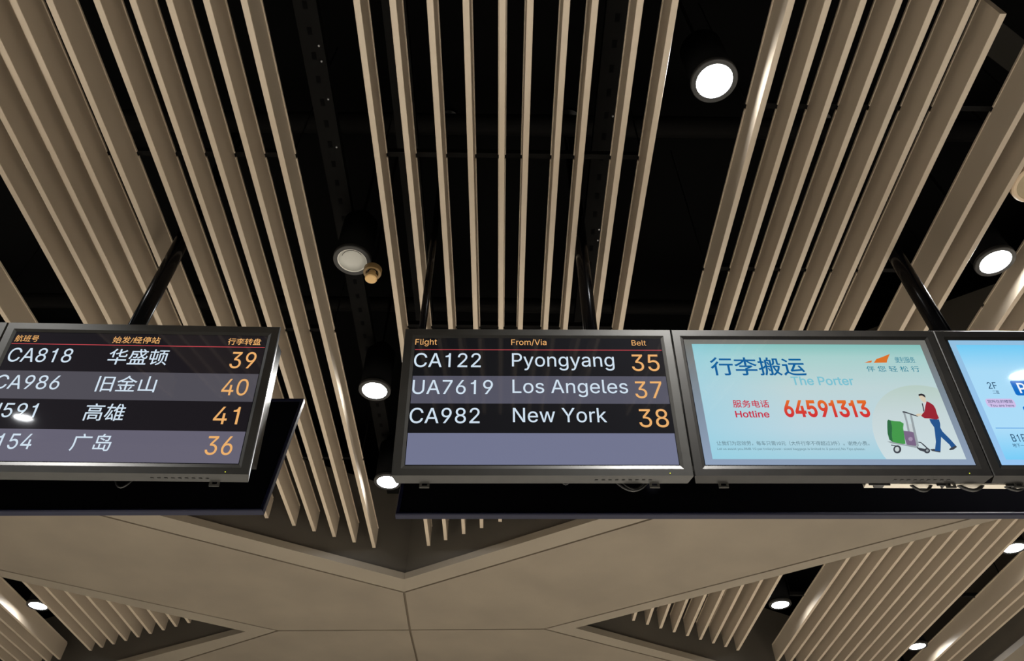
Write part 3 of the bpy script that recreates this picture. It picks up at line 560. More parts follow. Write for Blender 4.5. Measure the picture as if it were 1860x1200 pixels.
ZC = Z_SLAT + SH + 0.007
carrier(-2.9, -0.94, 1.722, ZC, 'black rail crossing above the left slats, nearest of three')
carrier(-2.9, -0.94, 2.817, ZC, 'black rail crossing above the left slats, beside the left rod')
carrier(-1.9, -0.94, 4.022, ZC, 'black rail crossing above the left slats, near their far ends')
carrier(-0.565, 0.62, 1.712, ZC, 'black rail crossing above the centre slats, nearest one')
carrier(-0.565, 0.62, 2.78, ZC, 'black rail crossing above the centre slats, just over the flight display')
carrier(1.01, 2.22, 1.458, ZC, 'black rail crossing above the right slats, nearest one')
carrier(1.01, 2.22, 2.350, ZC, 'black rail crossing above the right slats, beside the right rod')
carrier(1.0, 2.24, 5.98, ZC, 'black rail above the slats left of the first lamp in the lower right opening')
carrier(2.48, 3.75, 5.98, ZC, 'black rail above the slats between the lamp gaps of the lower right opening')
carrier(3.99, 4.42, 5.98, ZC, 'black rail above the slats right of the corner lamp')
carrier(-5.2, -4.07, 6.25, ZC, 'black rail above the slats left of the lower left lamp')
carrier(-3.82, -2.9, 6.05, ZC, 'black rail above the slats right of the lower left lamp')


def channel(x, y0, y1, z, label, light_dots):
    t = thing('strut_channel', label, 'channel', (x, 0, z), 'perforated strut channels in the void')
    bm = bmesh.new(); add_box(bm, -0.05, 0.05, y0, y1, 0, 0.012)
    add_box(bm, -0.05, -0.044, y0, y1, 0.012, 0.05); add_box(bm, 0.044, 0.05, y0, y1, 0.012, 0.05)
    link_mesh('web', bm, M['steel'], t)
    bm = bmesh.new()
    y = y0 + 0.06
    while y < y1 - 0.05:
        add_box(bm, -0.010, 0.010, y, y + 0.034, -0.0012, 0.0004)
        y += 0.11
    s = link_mesh('slot_row', bm, M['void'], t)
    s['kind'] = 'stuff'
    for y in light_dots:
        bm = bmesh.new(); add_lathe(bm, [(0.0045, -0.006), (0.0045, 0.0)], 8, (0.03, y, 0), True, True)  # small pale disc standing in for light through a channel hole
        link_mesh('light_dot', bm, M['light_dot'], t)
    for y in (y0 + 0.3, y1 - 0.3):
        bm = bmesh.new(); add_tube(bm, [(0, y, 0.012), (0, y, Z_SLAB - z)], 0.005, 6)
        link_mesh('hanger', bm, M['steel'], t)


channel(-0.47, 0.0, 4.6, EYE + 3.06, 'black perforated channel above the left half of the centre slats', (1.28, 1.33, 1.45, 1.62))
channel(0.455, 0.0, 4.3, EYE + 3.06, 'black perforated channel above the right half of the centre slats', (1.62, 2.26, 2.33))
channel(-0.86, 0.0, 4.9, EYE + 3.15, 'black perforated channel above the gap with the unlit lamp', (1.35, 1.42, 1.6, 1.85))


def duct(pts, r, label):
    bm = bmesh.new(); add_tube(bm, pts, r, 20)
    o = link_mesh('pipe', bm, M['steel'], None, True)
    tag(o, label, 'pipe', 'pipes in the void')


duct([(-4, 2.05, EYE + 3.75), (4.5, 2.05, EYE + 3.75)], 0.06, 'dark pipe crossing high above the slats near the rods')
duct([(-4, 3.3, EYE + 3.6), (4.5, 3.3, EYE + 3.6)], 0.05, 'dark pipe crossing high above the slats beyond the displays')
bm = bmesh.new(); add_box(bm, -0.35, 1.6, -0.066, 0.066, 0, 0.01)
add_box(bm, -0.35, 1.6, -0.066, -0.06, 0.01, 0.09); add_box(bm, -0.35, 1.6, 0.06, 0.066, 0.01, 0.09)
o = link_mesh('cable_tray', bm, principled('tray_grey', (0.018, 0.016, 0.013, 1), 0.6, spec=0.1))
o.location = (2.34, 1.405, EYE + 3.35)
o.rotation_euler = (0, 0, math.radians(29))
tag(o, 'dim cable tray above the slat end in the top right corner', 'tray')


# ================================================================== LAMPS
def lamp(x, y, label, lit=True):
    t = thing('ceiling_lamp', label, 'lamp', (x * 1.0073, y * 1.0073, Z_SLAT + 0.065), 'round ceiling lamps in the slat gaps')
    bm = bmesh.new(); add_lathe(bm, [(0.0718, 0.0), (0.090, 0.0), (0.093, 0.004), (0.093, 0.02), (0.090, 0.022)], 56)
    link_mesh('rim', bm, M['rimgrey'], t, False)
    bm = bmesh.new(); add_lathe(bm, [(0.0718, 0.0), (0.0718, 0.03), (0.088, 0.03), (0.088, 0.30), (0.05, 0.31), (0.05, 0.36)], 40, close_end=True)
    link_mesh('can', bm, M['can'], t, True)
    if lit:
        bm = bmesh.new(); add_lathe(bm, [(0.0715, 0.004), (0.055, 0.0025), (0.03, 0.001), (0.006, 0.0005)], 56, close_end=True)
        link_mesh('lens', bm, M['lens'], t, True)
        ld = bpy.data.lights.new('beam', 'AREA')
        ld.shape = 'DISK'; ld.size = 0.13; ld.energy = LAMP_BEAM; ld.color = (1.0, 0.975, 0.92); ld.spread = math.radians(110)
        lo = bpy.data.objects.new('beam', ld); C.objects.link(lo); lo.parent = t; lo.location = (0, 0, -0.002)
    else:
        bm = bmesh.new(); add_lathe(bm, [(0.0716, 0.002), (0.069, 0.001), (0.068, 0.008)], 56)
        link_mesh('reflector_ring', bm, M['reflector_edge'], t, True)
        bm = bmesh.new(); add_lathe(bm, [(0.0683, 0.008), (0.058, 0.018), (0.04, 0.022), (0.006, 0.023)], 56, close_end=True)
        link_mesh('reflector', bm, M['reflector'], t, True)
        bm = bmesh.new()
        add_tube(bm, [(0.052 * math.cos(a), 0.052 * math.sin(a), 0.0175) for a in [3.5 + 0.12 * k for k in range(20)]], 0.0012, 6)
        link_mesh('filament_line', bm, M['rimgrey'], t)
    bm = bmesh.new(); add_tube(bm, [(0, 0, 0.36), (0, 0, Z_SLAB - Z_SLAT - 0.065)], 0.008, 8)
    link_mesh('hanger', bm, M['steel'], t)
    return t


lamp(-0.746, 2.235, 'unlit round lamp with frosted reflector and dark rim, beside the tan sensor', False)
lamp(-0.752, 3.20, 'lit round lamp left of the English flight display, half way down')
lamp(-0.775, 4.135, 'lit round lamp partly hidden by the lower left corner of the English flight display')
lamp(0.823, 1.30, 'large bright lamp near the top, between the centre and right slats')
lamp(2.385, 2.20, 'bright oval lamp near the right edge above the blue display')
lamp(3.862, 4.95, 'lit lamp cut by the right edge below the displays')
lamp(2.356, 5.925, 'lit lamp in the left gap of the lower right opening')
lamp(3.870, 6.77, 'lit lamp in the bottom right corner gap')
lamp(-3.945, 6.035, 'lit lamp in the lower left triangular opening')
lamp(-2.37, 1.24, 'lit lamp just outside the top left, beside the leftmost slats')
lamp(-3.93, 1.40, 'added unseen lamp beyond the lone far left slat, brightening the left slats')  # extra lamp out of view, added to brighten the left slats
# behind the viewer: the two lamps mirrored in the screens
lamp(-4.245, -2.34, 'lit lamp behind the viewer, mirrored in the left flight display')
lamp(3.775, -0.59, 'lit lamp behind the viewer, mirrored in the blue display')

# sensor beside the unlit lamp
t = thing('ceiling_sensor', 'small tan round sensor on a ring just below the unlit lamp', 'sensor', (-0.644, 2.262, Z_SLAT - 0.06))
bm = bmesh.new(); add_lathe(bm, [(0.024, 0.0), (0.029, 0.004), (0.030, 0.02), (0.018, 0.03), (0.018, 0.055)], 32, close_start=True)
link_mesh('cap', bm, M['brass'], t, False)
bm = bmesh.new(); add_lathe(bm, [(0.031, 0.045), (0.042, 0.045), (0.044, 0.052), (0.044, 0.075), (0.03, 0.08)], 40)
link_mesh('ring', bm, M['brass_dark'], t, False)
bm = bmesh.new(); add_tube(bm, [(0, 0, 0.05), (0, 0, Z_SLAB - Z_SLAT + 0.06)], 0.008, 8)
link_mesh('stem', bm, M['steel'], t)

# speaker at the right edge
t = thing('ceiling_speaker', 'round beige ceiling speaker cut by the right edge above the lamp', 'speaker', (2.331, 1.725, Z_SLAT + 0.012))
bm = bmesh.new(); add_lathe(bm, [(0.088, 0.006), (0.090, 0.0), (0.102, 0.0), (0.108, 0.006), (0.108, 0.03), (0.10, 0.04), (0.10, 0.16), (0.02, 0.17)], 56, close_end=True)
link_mesh('ring', bm, M['spk_ring'], t, False)
bm = bmesh.new(); add_lathe(bm, [(0.089, 0.004), (0.05, 0.002), (0.01, 0.001)], 56, close_end=True)
link_mesh('grille', bm, M['spk_disc'], t, True)
bm = bmesh.new(); add_tube(bm, [(0, 0, 0.17), (0, 0, Z_SLAB - Z_SLAT - 0.012)], 0.008, 8)
link_mesh('stem', bm, M['steel'], t)

# ================================================================== DISPLAYS
PITCH, MW, MH = 0.98, 0.978, 0.582
SX = 0.4467                     # half width of the lit glass
ST, SB = MH / 2 - 0.0427, -MH / 2 + 0.0401
DS = -0.004                     # depth of the glass behind the bezel front


def axes(yaw, tilt, roll):
    c, s = math.cos(yaw), math.sin(yaw)
    ex = Vector((c, s, 0)); back = Vector((-s, c, 0))
    ey = Vector((0, 0, math.cos(tilt))) - back * math.sin(tilt)
    ex2 = ex * math.cos(roll) + ey * math.sin(roll)
    ey2 = ey * math.cos(roll) - ex * math.sin(roll)
    return ex2, ey2, ex2.cross(ey2)


BANK_R = (Vector((0.1247, 1.9169, 1.6224 + EYE)), axes(0.0017, 0.1745, 0.0092))
BANK_L = (Vector((-1.3097, 1.9088, 1.6153 + EYE)), axes(0.0229, 0.1860, 0.0109))


def flat(bm, pts, d):
    vs = [bm.verts.new((x, y, d)) for x, y in pts]
    bm.faces.new(vs)


def rect(u0, u1, v0, v1):
    return [(u0, v0), (u1, v0), (u1, v1), (u0, v1)]


def round_rect(u0, u1, v0, v1, r, n=6):
    out = []
    for cx, cy, a0 in [(u1 - r, v1 - r, 0), (u0 + r, v1 - r, 90), (u0 + r, v0 + r, 180), (u1 - r, v0 + r, 270)]:
        for k in range(n + 1):
            a = math.radians(a0 + 90 * k / n)
            out.append((cx + r * math.cos(a), cy + r * math.sin(a)))
    return out


def patch(name, pts, d, mat, parent, label=None):
    bm = bmesh.new(); flat(bm, pts, d)
    o = link_mesh(name, bm, mat, parent)
    if label:
        o['label'] = label
    return o


def text_mesh(body, bold):
    cu = bpy.data.curves.new('lettering', 'FONT')
    cu.body = body
    cu.size = 1.0
    cu.offset = bold
    cu.resolution_u = 5
    ob = bpy.data.objects.new('lettering', cu)
    C.objects.link(ob)
    bpy.context.view_layer.update()
    dg = bpy.context.evaluated_depsgraph_get()
    me = bpy.data.meshes.new_from_object(ob.evaluated_get(dg))
    bpy.data.objects.remove(ob)
    bpy.data.curves.remove(cu)
    return me


def fatten(pts, k):
    """Move an outline outward by k (outer loops run clockwise, holes the other way)."""
    if not k:
        return pts
    out, n = [], len(pts)
    for i in range(n):
        p0, p1, p2 = Vector(pts[i - 1]), Vector(pts[i]), Vector(pts[(i + 1) % n])
        e1, e2 = (p1 - p0).normalized(), (p2 - p1).normalized()
        n1, n2 = Vector((-e1.y, e1.x)), Vector((-e2.y, e2.x))
        out.append(tuple(p1 + (n1 + n2) * (k / max(1 + n1.dot(n2), 0.55))))
    return out


def glyph_mesh(body, bold):
    """Latin lettering from the outline table: every stroke outline with its own holes, triangulated flat."""
    def winding(loops, p):
        w_ = 0
        for q in loops:
            for i in range(len(q)):
                (ax, ay), (bx, by) = q[i - 1], q[i]
                if (ay > p[1]) != (by > p[1]) and p[0] < (bx - ax) * (p[1] - ay) / (by - ay) + ax:
                    w_ += 1 if by > ay else -1
        return w_

    verts, faces, x = [], [], 0.0
    for ch in body:
        adv, loops = GLYPHS[ch]
        tight = 0.06 if ch == '1' and bold > 0.02 else 0.0
        x -= tight
        lps = [fatten([tuple(float(v) / 1000 for v in p.split(',')) for p in lp.split()], bold) for lp in loops]
        if lps:
            pv, pe = [], []
            for q in lps:
                n0 = len(pv)
                pv += [Vector(p) for p in q]
                pe += [(n0 + i, n0 + (i + 1) % len(q)) for i in range(len(q))]
            ov, oe, of = delaunay_2d_cdt(pv, pe, [], 0, 1e-5)[:3]
            n0 = len(verts)
            verts += [(x + p.x, p.y, 0) for p in ov]
            for t in of:
                c = [sum(ov[i][k] for i in t) / 3 for k in (0, 1)]
                if winding(lps, c):
                    faces.append(tuple(n0 + i for i in t))
        x += adv / 1000 - tight
    me = bpy.data.meshes.new('lettering')
    me.from_pydata(verts, [], faces)
    me.update()
    return me


def thicken(me, k):
    """Heavier CJK lettering: the same strokes set four times, a hair apart."""
    bm = bmesh.new()
    for dx, dy in ((-k, 0), (k, 0), (0, -k), (0, k)):
        n0 = len(bm.verts)
        bm.from_mesh(me)
        bm.verts.ensure_lookup_table()
        for v in bm.verts[n0:]:
            v.co.x += dx
            v.co.y += dy
    bm.to_mesh(me)
    bm.free()
    return me


def span(me, i):
    c = [v.co[i] for v in me.vertices]
    return min(c), max(c)


_cap = glyph_mesh('H', 0.0)
CAP = span(_cap, 1)[1]


def lettering(name, body, u0, u1, v0, v1, mat, parent, d, weight=0):
    cjk = any(ord(ch) > 0x2E80 for ch in body)
    k = {0: 0.002, 1: 0.016, 2: 0.026, -1: 0.0}[weight]
    me = thicken(text_mesh(body, 0.0), {0: 0.004, 1: 0.011, -1: 0.001}[weight]) if cjk else glyph_mesh(body, k)
    x0, x1 = span(me, 0)
    if cjk:
        y0, y1 = span(me, 1)
    else:
        y0, y1 = 0.0, CAP
    for v in me.vertices:
        v.co = Vector((u0 + (v.co.x - x0) / (x1 - x0) * (u1 - u0), v0 + (v.co.y - y0) / (y1 - y0) * (v1 - v0), d))
    me.name = name
    me.materials.clear()
    me.materials.append(mat)
    o = bpy.data.objects.new(name, me)
    C.objects.link(o)
    o.parent = parent
    return o


def frame_mesh(rings):
    """rings: list of (left, right, top, bottom inset, depth) swept round the rectangle of the display."""
    bm = bmesh.new()
    loops = []
    for l, r, t_, b, d in rings:
        loops.append([bm.verts.new(p) for p in [(-MW / 2 + l, -MH / 2 + b, d), (MW / 2 - r, -MH / 2 + b, d),
                                                (MW / 2 - r, MH / 2 - t_, d), (-MW / 2 + l, MH / 2 - t_, d)]])
    for a, b in zip(loops, loops[1:]):
        for i in range(4):
            bm.faces.new([a[i], a[(i + 1) % 4], b[(i + 1) % 4], b[i]])
    return bm


def display(bank, off, label, mat, lcd):
    P, (ex, ey, n) = bank
    t = thing('information_display', label, 'display', (0, 0, 0), 'information displays')
    p = P + ex * off
    t.matrix_world = Matrix(((ex.x, ey.x, n.x, p.x), (ex.y, ey.y, n.y, p.y), (ex.z, ey.z, n.z, p.z), (0, 0, 0, 1)))
    side = MW / 2 - SX
    tp, bt = MH / 2 - ST, MH / 2 + SB
    bm = frame_mesh([(0.028, 0.028, 0.028, 0.03, -0.052), (0.015, 0.015, 0.014, -0.0045, -0.050), (0.012, 0.012, 0.012, -0.0062, -0.045), (0.0005, 0.0005, 0.0005, 0.0005, -0.003), (0.003, 0.003, 0.003, 0.001, 0.0),
                     (side - 0.013, side - 0.013, tp - 0.014, bt - 0.0155, 0.0),
                     (side - 0.001, side - 0.001, tp - 0.002, bt - 0.001, DS - 0.0005)])
    link_mesh('bezel', bm, mat, t)
    bm = bmesh.new(); add_box(bm, -MW / 2 + 0.03, MW / 2 - 0.03, -MH / 2 + 0.085, MH / 2 - 0.012, -0.15, -0.0455)
    add_box(bm, -0.3, 0.3, -0.12, 0.2, -0.165, -0.15)
    link_mesh('housing', bm, M['housing'], t)
    bm = bmesh.new(); add_box(bm, -SX - 0.006, SX + 0.006, SB - 0.005, ST + 0.006, DS - 0.012, DS)
    scr = link_mesh('screen', bm, lcd, t)
    for u in (-0.385, 0.368):
        bm = bmesh.new()
        y0, y1 = -MH / 2 - 0.014, -MH / 2 + 0.004
        add_box(bm, u - 0.016, u - 0.009, y0, y1, -0.052, -0.046)
        add_box(bm, u + 0.009, u + 0.016, y0, y1, -0.052, -0.046)
        add_box(bm, u - 0.016, u + 0.016, y0 - 0.006, y0, -0.052, -0.046)
        link_mesh('mounting_tab', bm, M['tab'], t)
    bm = bmesh.new(); add_lathe(bm, [(0.0018, 0.0), (0.0012, 0.001)], 10, (0.4124, -0.2817, 0.0), True, True)
    led = link_mesh('power_light', bm, M['led'], t)
    bm = bmesh.new()
    for k in range(9):
        add_box(bm, 0.17 + 0.022 * k, 0.180 + 0.022 * k, -MH / 2 - 0.0042, -MH / 2 - 0.0032, -0.028, -0.022)
    bt_ = link_mesh('button_row', bm, M['housing'], t)
    return t, scr


ROWS = [0.2000, 0.0885, -0.0225, -0.1360, SB]
T1 = ('Flight', 'From/Via', 'Belt')


def flight_board(bank, off, label, mat, lcd, shades, which):
    t, scr = display(bank, off, label, mat, lcd)
    d = DS + 0.0006
    for k, s in enumerate(shades):
        patch('row_band', rect(-SX, SX, ROWS[k + 1], ROWS[k]), d, s, scr, ('dark' if k % 2 == 0 else 'grey') + ' row of the flight list')
    patch('header_band', rect(-SX, SX, ROWS[0], ST), d, shades[0], scr)
    patch('red_rule', rect(-SX, SX, 0.1985, 0.2012), d + 0.0004, M['ink_redline'], scr, 'thin red line under the headings')
    for m, nm, s, u0, u1, v0, v1, col, wt in TEXTS:
        if m == which:
            o = lettering(nm, s, u0, u1, v0, v1, M['ink_' + col], scr, d + 0.0008, wt)
    return t


black_e, grey_e = glow('row_black', 16, 16, 18), glow('row_grey', 82, 82, 96)
grey_e2 = glow('row_grey_low', 112, 116, 142)  # bottom row: brightening from the viewing angle is put into its colour
black_c, grey_c = glow('row_black_left', 26, 23, 27), glow('row_grey_left', 78, 76, 84)
grey_c2 = glow('row_grey_left_low', 100, 97, 113)  # same viewing-angle brightening, coloured into the left screen's bottom row
flight_board(BANK_L, 0.0, 'wide display listing flights in Chinese above the lower left', M['bezel'], M['lcd_black'],
             [black_c, grey_c, black_c, grey_c2], 1)
t0, s0 = display(BANK_L, -PITCH, 'display at the left edge of which only a sliver of frame shows', M['bezel'], M['lcd_black'])
flight_board(BANK_R, 0.0, 'display listing flights in English to Pyongyang, Los Angeles and New York', M['bezel'], M['lcd_black'],
             [black_e, grey_e, black_e, grey_e2], 2)


def ramp_glow(name, stops, axis, lo, hi, extra=None):
    """The picture on a screen: a printed colour ramp along one local axis (0 = x, 1 = y)."""
    m = glow(name, 0, 0, 0)
    nt = m.node_tree
    b = nt.nodes['Principled BSDF']
    tc = nt.nodes.new('ShaderNodeTexCoord')
    sp = nt.nodes.new('ShaderNodeSeparateXYZ')
    mr = nt.nodes.new('ShaderNodeMapRange')
    mr.inputs['From Min'].default_value = lo
    mr.inputs['From Max'].default_value = hi
    r = nt.nodes.new('ShaderNodeValToRGB')
    els = r.color_ramp.elements
    while len(els) < len(stops):
        els.new(0.5)
    for e, (p, col) in zip(els, stops):
        e.position = p
        e.color = lin(*col)
    nt.links.new(tc.outputs['Object'], sp.inputs[0])
    nt.links.new(sp.outputs[axis], mr.inputs['Value'])
    nt.links.new(mr.outputs[0], r.inputs['Fac'])
    out = r.outputs['Color']
    if extra:                                   # second ramp along the other axis, mixed in
        stops2, ax2, lo2, hi2, tint = extra
        mr2 = nt.nodes.new('ShaderNodeMapRange')
        mr2.inputs['From Min'].default_value = lo2
        mr2.inputs['From Max'].default_value = hi2
        mr2.inputs['To Min'].default_value = stops2[0]
        mr2.inputs['To Max'].default_value = stops2[1]
        nt.links.new(sp.outputs[ax2], mr2.inputs['Value'])
        mx = nt.nodes.new('ShaderNodeMix')
        mx.data_type = 'RGBA'
        nt.links.new(mr2.outputs[0], mx.inputs['Factor'])
        nt.links.new(out, mx.inputs[6])
        mx.inputs[7].default_value = lin(*tint)
        out = mx.outputs[2]
    nt.links.new(out, b.inputs['Emission Color'])
    return m


# --- the porter poster
t3, s3 = display(BANK_R, PITCH, 'display showing the pale blue porter poster with a red jacketed man', M['bezel_dark'], M['lcd_black'])
d = DS + 0.0006
M['lcd_border'] = ramp_glow('lcd_border_grey', [(0.0, (140, 158, 184)), (0.55, (122, 136, 148)), (1.0, (112, 112, 104))], 1, SB, ST)
patch('backlight_border', rect(-SX, SX, SB, ST), d, M['lcd_border'], s3, 'grey unlit margin round the poster')
M['poster'] = ramp_glow('poster_ground', [(0.0, (160, 206, 222)), (0.25, (186, 212, 222)), (0.6, (188, 210, 212)), (0.88, (165, 205, 202)), (1.0, (128, 190, 184))],
                        1, -0.2305, 0.2278, ((0.55, 0.0), 0, -0.42, -0.10, (140, 205, 226)))
IU0, IU1, IV0, IV1 = -0.420, 0.4225, -0.2305, 0.2278
patch('poster_ground', rect(IU0, IU1, IV0, IV1), d + 0.0004, M['poster'], s3)
cx, cy, cr = 0.349, -0.154, 0.2085
pts = []
for k in range(96):
    a = 2 * math.pi * k / 96
    pts.append((min(max(cx + cr * math.cos(a), IU0), IU1), min(max(cy + cr * math.sin(a), IV0), IV1)))
clean = [p for i, p in enumerate(pts) if (p[0] - pts[i - 1][0]) ** 2 + (p[1] - pts[i - 1][1]) ** 2 > 1e-9]
M['disc'] = ramp_glow('poster_disc', [(0.0, (204, 220, 224)), (0.6, (196, 212, 214)), (1.0, (182, 203, 194))], 1, -0.23, 0.05)
patch('pale_disc', clean, d + 0.0007, M['disc'], s3, 'pale round ground behind the printed porter')
M['ink_hot'] = ramp_glow('hotline_ink', [(0.0, (208, 40, 44)), (0.5, (214, 66, 40)), (1.0, (224, 108, 30))], 1, -0.0707, -0.0103)
for m, nm, s, u0, u1, v0, v1, col, wt in TEXTS:
    if m == 3:
        lettering(nm, s, u0, u1, v0, v1, M['ink_' + col], s3, d + 0.0010, wt)
M['orange'] = glow('logo_orange', 216, 112, 34)
patch('logo_wing', [(0.1926, 0.1482), (0.2178, 0.1488), (0.2239, 0.1581), (0.2060, 0.1535)], d + 0.001, M['orange'], s3, 'small orange sliver of the logo')
patch('logo_wing', [(0.2267, 0.1479), (0.2746, 0.1490), (0.2785, 0.158), (0.2973, 0.1869), (0.2643, 0.1728), (0.2418, 0.1647)], d + 0.001, M['orange'], s3, 'orange wing of the logo')
patch('logo_rule', rect(0.3053, 0.3823, 0.1492, 0.1502), d + 0.001, M['ink_teal'], s3)
patch('logo_rule', rect(0.1833, 0.3952, 0.1419, 0.1424), d + 0.001, M['ink_cyan'], s3)
FIG = dict(hair=(40, 38, 44), skin=(214, 200, 176), shirt=(206, 208, 210), dark=(60, 64, 72), red=(150, 32, 46), trouser=(32, 82, 140),
           metal=(150, 160, 164), pale=(196, 206, 208), purple=(120, 100, 130), lilac=(160, 142, 168), green=(66, 150, 72), darkgreen=(42, 104, 62))
for k, v in FIG.items():
    M['fig_' + k] = glow('figure_' + k, *v)
ORDER = ['post_panel', 'post_a', 'bag', 'bag_mark', 'case_side', 'case', 'fork', 'deck', 'wheel_a', 'wheel_a_hub', 'post_b', 'base_bar', 'wheel_b', 'wheel_b_hub', 'brace', 'handle',
         'back_shoe', 'back_leg', 'front_shoe', 'front_leg', 'shirt', 'face', 'hair', 'hand', 'jacket', 'tie']
NAMES = dict(post_panel='printed_trolley_panel', post_a='printed_trolley_post', post_b='printed_trolley_post', bag='printed_bag', bag_mark='printed_bag_mark',
             case='printed_suitcase', case_side='printed_suitcase_side', fork='printed_fork', deck='printed_trolley_deck', wheel_a='printed_wheel', wheel_a_hub='printed_hub',
             wheel_b='printed_wheel', wheel_b_hub='printed_hub', base_bar='printed_trolley_base', brace='printed_trolley_brace', handle='printed_handle',
             back_shoe='printed_shoe', front_shoe='printed_shoe', back_leg='printed_trouser_leg', front_leg='printed_trouser_leg', shirt='printed_shirt', face='printed_face',
             hair='printed_hair', hand='printed_hand', jacket='printed_jacket', tie='printed_tie')
fig = {k: (c, p) for k, c, p in FIGURE}
for i, k in enumerate(ORDER):
    c, p = fig[k]
    patch(NAMES[k], p, d + 0.0010 + 0.00003 * i, M['fig_' + c], s3)

# --- the floor guide at the right edge
t4, s4 = display(BANK_R, 2 * PITCH, 'display with the bright blue floor guide cut by the right edge', M['bezel_dark'], M['lcd_black'])
M['guide_border'] = ramp_glow('guide_border', [(0.0, (150, 196, 240)), (1.0, (146, 190, 222))], 1, SB, ST)
patch('backlight_border', rect(-SX, SX, SB, ST), d, M['guide_border'], s4, 'pale blue margin round the guide')
M['guide'] = ramp_glow('guide_ground', [(0.0, (120, 204, 246)), (0.25, (172, 220, 248)), (0.75, (168, 218, 246)), (1.0, (112, 202, 244))], 1, -0.2305, 0.2283)
patch('guide_ground', rect(-0.425, 0.425, -0.2315, 0.2283), d + 0.0004, M['guide'], s4)
patch('guide_highlight', round_rect(-0.408, -0.306, -0.0345, 0.0005, 0.012), d + 0.0007, glow('guide_pink', 206, 190, 232), s4, 'pink patch behind the words You are here')
patch('guide_rule', rect(-0.4135, 0.425, -0.1158, -0.1135), d + 0.0007, glow('guide_blue', 20, 128, 212), s4)
M['sign_blue'] = glow('sign_blue', 0, 108, 198)
patch('parking_sign', round_rect(-0.289, -0.221, 0.0135, 0.0745, 0.008), d + 0.0007, M['sign_blue'], s4, 'blue parking square with a white P')
lettering('parking_letter', 'P', -0.270, -0.243, 0.024, 0.064, glow('sign_white', 236, 244, 252), s4, d + 0.0010, 1)
patch('blue_icon', round_rect(-0.287, -0.227, -0.090, -0.030, 0.008), d + 0.0007, M['sign_blue'], s4)
for m, nm, s, u0, u1, v0, v1, col, wt in TEXTS:
    if m == 4:
        lettering(nm, s, u0, u1, v0, v1, M['ink_' + col], s4, d + 0.0010, wt)


# ================================================================== REAR PANELS
def rear_panel(x0, x1, yaw, pivot, label):
    """The backs of the displays that face the other way: a black sheet in a rounded navy frame, leaning away."""
    zb, zt = EYE + 1.336, EYE + 1.925
    lean = math.atan2(2.325 - 2.222, zt - zb)
    h = (zt - zb) / math.cos(lean)
    L = x1 - x0
    t = thing('rear_panel', label, 'panel', (0, 0, 0), 'rear display panels')
    t.matrix_world = (Matrix.Translation(pivot) @ Matrix.Rotation(yaw, 4, 'Z') @ Matrix.Translation((-pivot.x, -2.2, 0))
                      @ Matrix.Translation((x0, 2.222, zb)) @ Matrix.Rotation(-lean, 4, 'X'))
    # local: x along, z up the panel, -y toward the viewer
    bm = bmesh.new(); add_box(bm, 0.012, L - 0.012, -0.020, -0.004, 0.012, h - 0.012)
    link_mesh('sheet', bm, M['gloss'], t)
    prof = [(0.0, -0.004), (0.0, -0.024), (0.003, -0.028), (0.008, -0.028), (0.012, -0.025), (0.014, -0.018), (0.014, -0.004)]
    bm = bmesh.new()
    loops = []
    for ins, y in prof:
        loops.append([bm.verts.new(p) for p in [(ins, y, ins), (L - ins, y, ins), (L - ins, y, h - ins), (ins, y, h - ins)]])
    for a, b in zip(loops, loops[1:]):
        for i in range(4):
            bm.faces.new([a[i], a[(i + 1) % 4], b[(i + 1) % 4], b[i]])
    link_mesh('frame', bm, M['rim'], t)
    return t


rear_panel(-0.374, 4.0, -0.014, Vector((0.12, 2.213, 0)), 'long black rear panel hanging behind the English and poster displays')
rear_panel(-3.7, -0.826, -0.020, Vector((-0.826, 2.2, 0)), 'long black rear panel hanging behind the left flight display')


# ================================================================== RODS, RAIL, CABLES
def rod(x, y, r, label):
    t = thing('hanging_rod', label, 'rod', (x, y, EYE + 1.45), 'black hanging rods')
    bm = bmesh.new(); add_lathe(bm, [(r, 0), (r, Z_SLAB - EYE - 1.45)], 32, close_start=True, close_end=True)
    link_mesh('tube', bm, M['rod'], t, True)
    bm = bmesh.new(); add_lathe(bm, [(r + 0.05, Z_SLAB - EYE - 1.47), (r + 0.05, Z_SLAB - EYE - 1.451)], 24, close_start=True, close_end=True)
    link_mesh('ceiling_flange', bm, M['rod'], t)


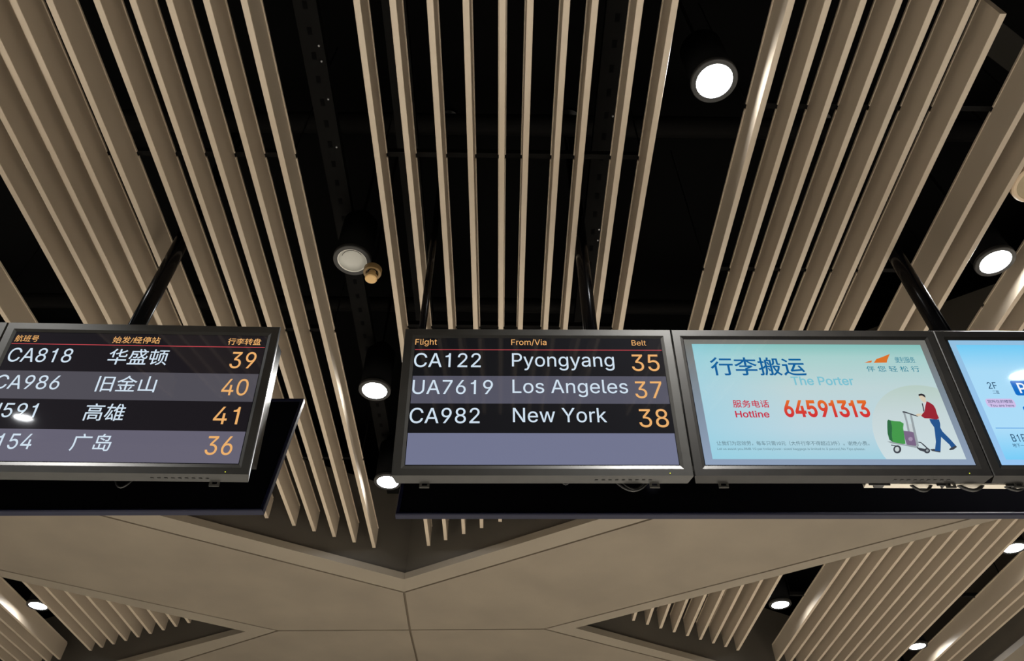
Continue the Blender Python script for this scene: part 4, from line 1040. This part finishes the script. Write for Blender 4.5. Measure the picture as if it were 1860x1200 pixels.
rod(-1.553, 2.15, 0.034, 'thick black rod holding the left flight display, crossing the slats')
rod(0.363, 2.15, 0.030, 'black rod between the centre slats behind the English flight display')
rod(-0.350, 2.15, 0.016, 'black rod behind the upper left of the English flight display')
rod(1.868, 2.15, 0.036, 'black rod with a bright edge behind the poster display')

bm = bmesh.new(); add_box(bm, 1.20, 3.4, 2.022, 2.046, EYE + 1.352, EYE + 1.357)
add_box(bm, 1.20, 3.4, 2.042, 2.046, EYE + 1.357, EYE + 1.365)
tag(link_mesh('mounting_rail', bm, M['rail_white']), 'pale metal rail showing under the right hand displays', 'rail')


def cable(pts, r, label):
    bm = bmesh.new(); add_tube(bm, pts, r, 8)
    tag(link_mesh('cable', bm, M['cable'], None, True), label, 'cable', 'cables under the displays')


zc = EYE + 1.430
cable(arc((1.315, 2.03, zc), (1.455, 2.03, zc), 0.099), 0.005, 'black cable loop hanging under the right end of the poster display')
cable(arc((1.46, 2.03, zc), (1.64, 2.03, zc), 0.095), 0.006, 'black cable loop hanging under the left end of the blue display')
cable(arc((1.62, 2.034, zc), (1.78, 2.034, zc), 0.091), 0.005, 'black cable loop at the right edge under the blue display')
cable(arc((0.33, 2.03, zc), (0.52, 2.03, zc), 0.107), 0.004, 'thin cable loop under the right half of the English flight display')
cable(arc((0.36, 2.035, zc), (0.50, 2.035, zc), 0.097), 0.003, 'shorter cable loop inside the one under the English flight display')
cable(arc((0.17, 2.03, zc), (0.24, 2.03, zc), 0.085), 0.003, 'small cable loop under the middle of the English flight display')
cable(arc((-1.30, 2.04, zc - 0.010), (-1.20, 2.04, zc - 0.010), 0.093), 0.003, 'thin cable under the left flight display')
for a, b, lab in [(1.205, 1.275, 'black plug under the poster display beside the pale rail'), (1.43, 1.475, 'black plug at the joint of poster and blue displays'),
                  (1.66, 1.72, 'black plug under the blue display at the right edge')]:
    bm = bmesh.new(); add_box(bm, a, b, 2.016, 2.020, EYE + 1.344, EYE + 1.352)
    add_box(bm, a + 0.02, b - 0.02, 2.020, 2.034, EYE + 1.344, EYE + 1.3515)
    tag(link_mesh('plug', bm, M['cable']), lab, 'plug', 'plugs under the displays')
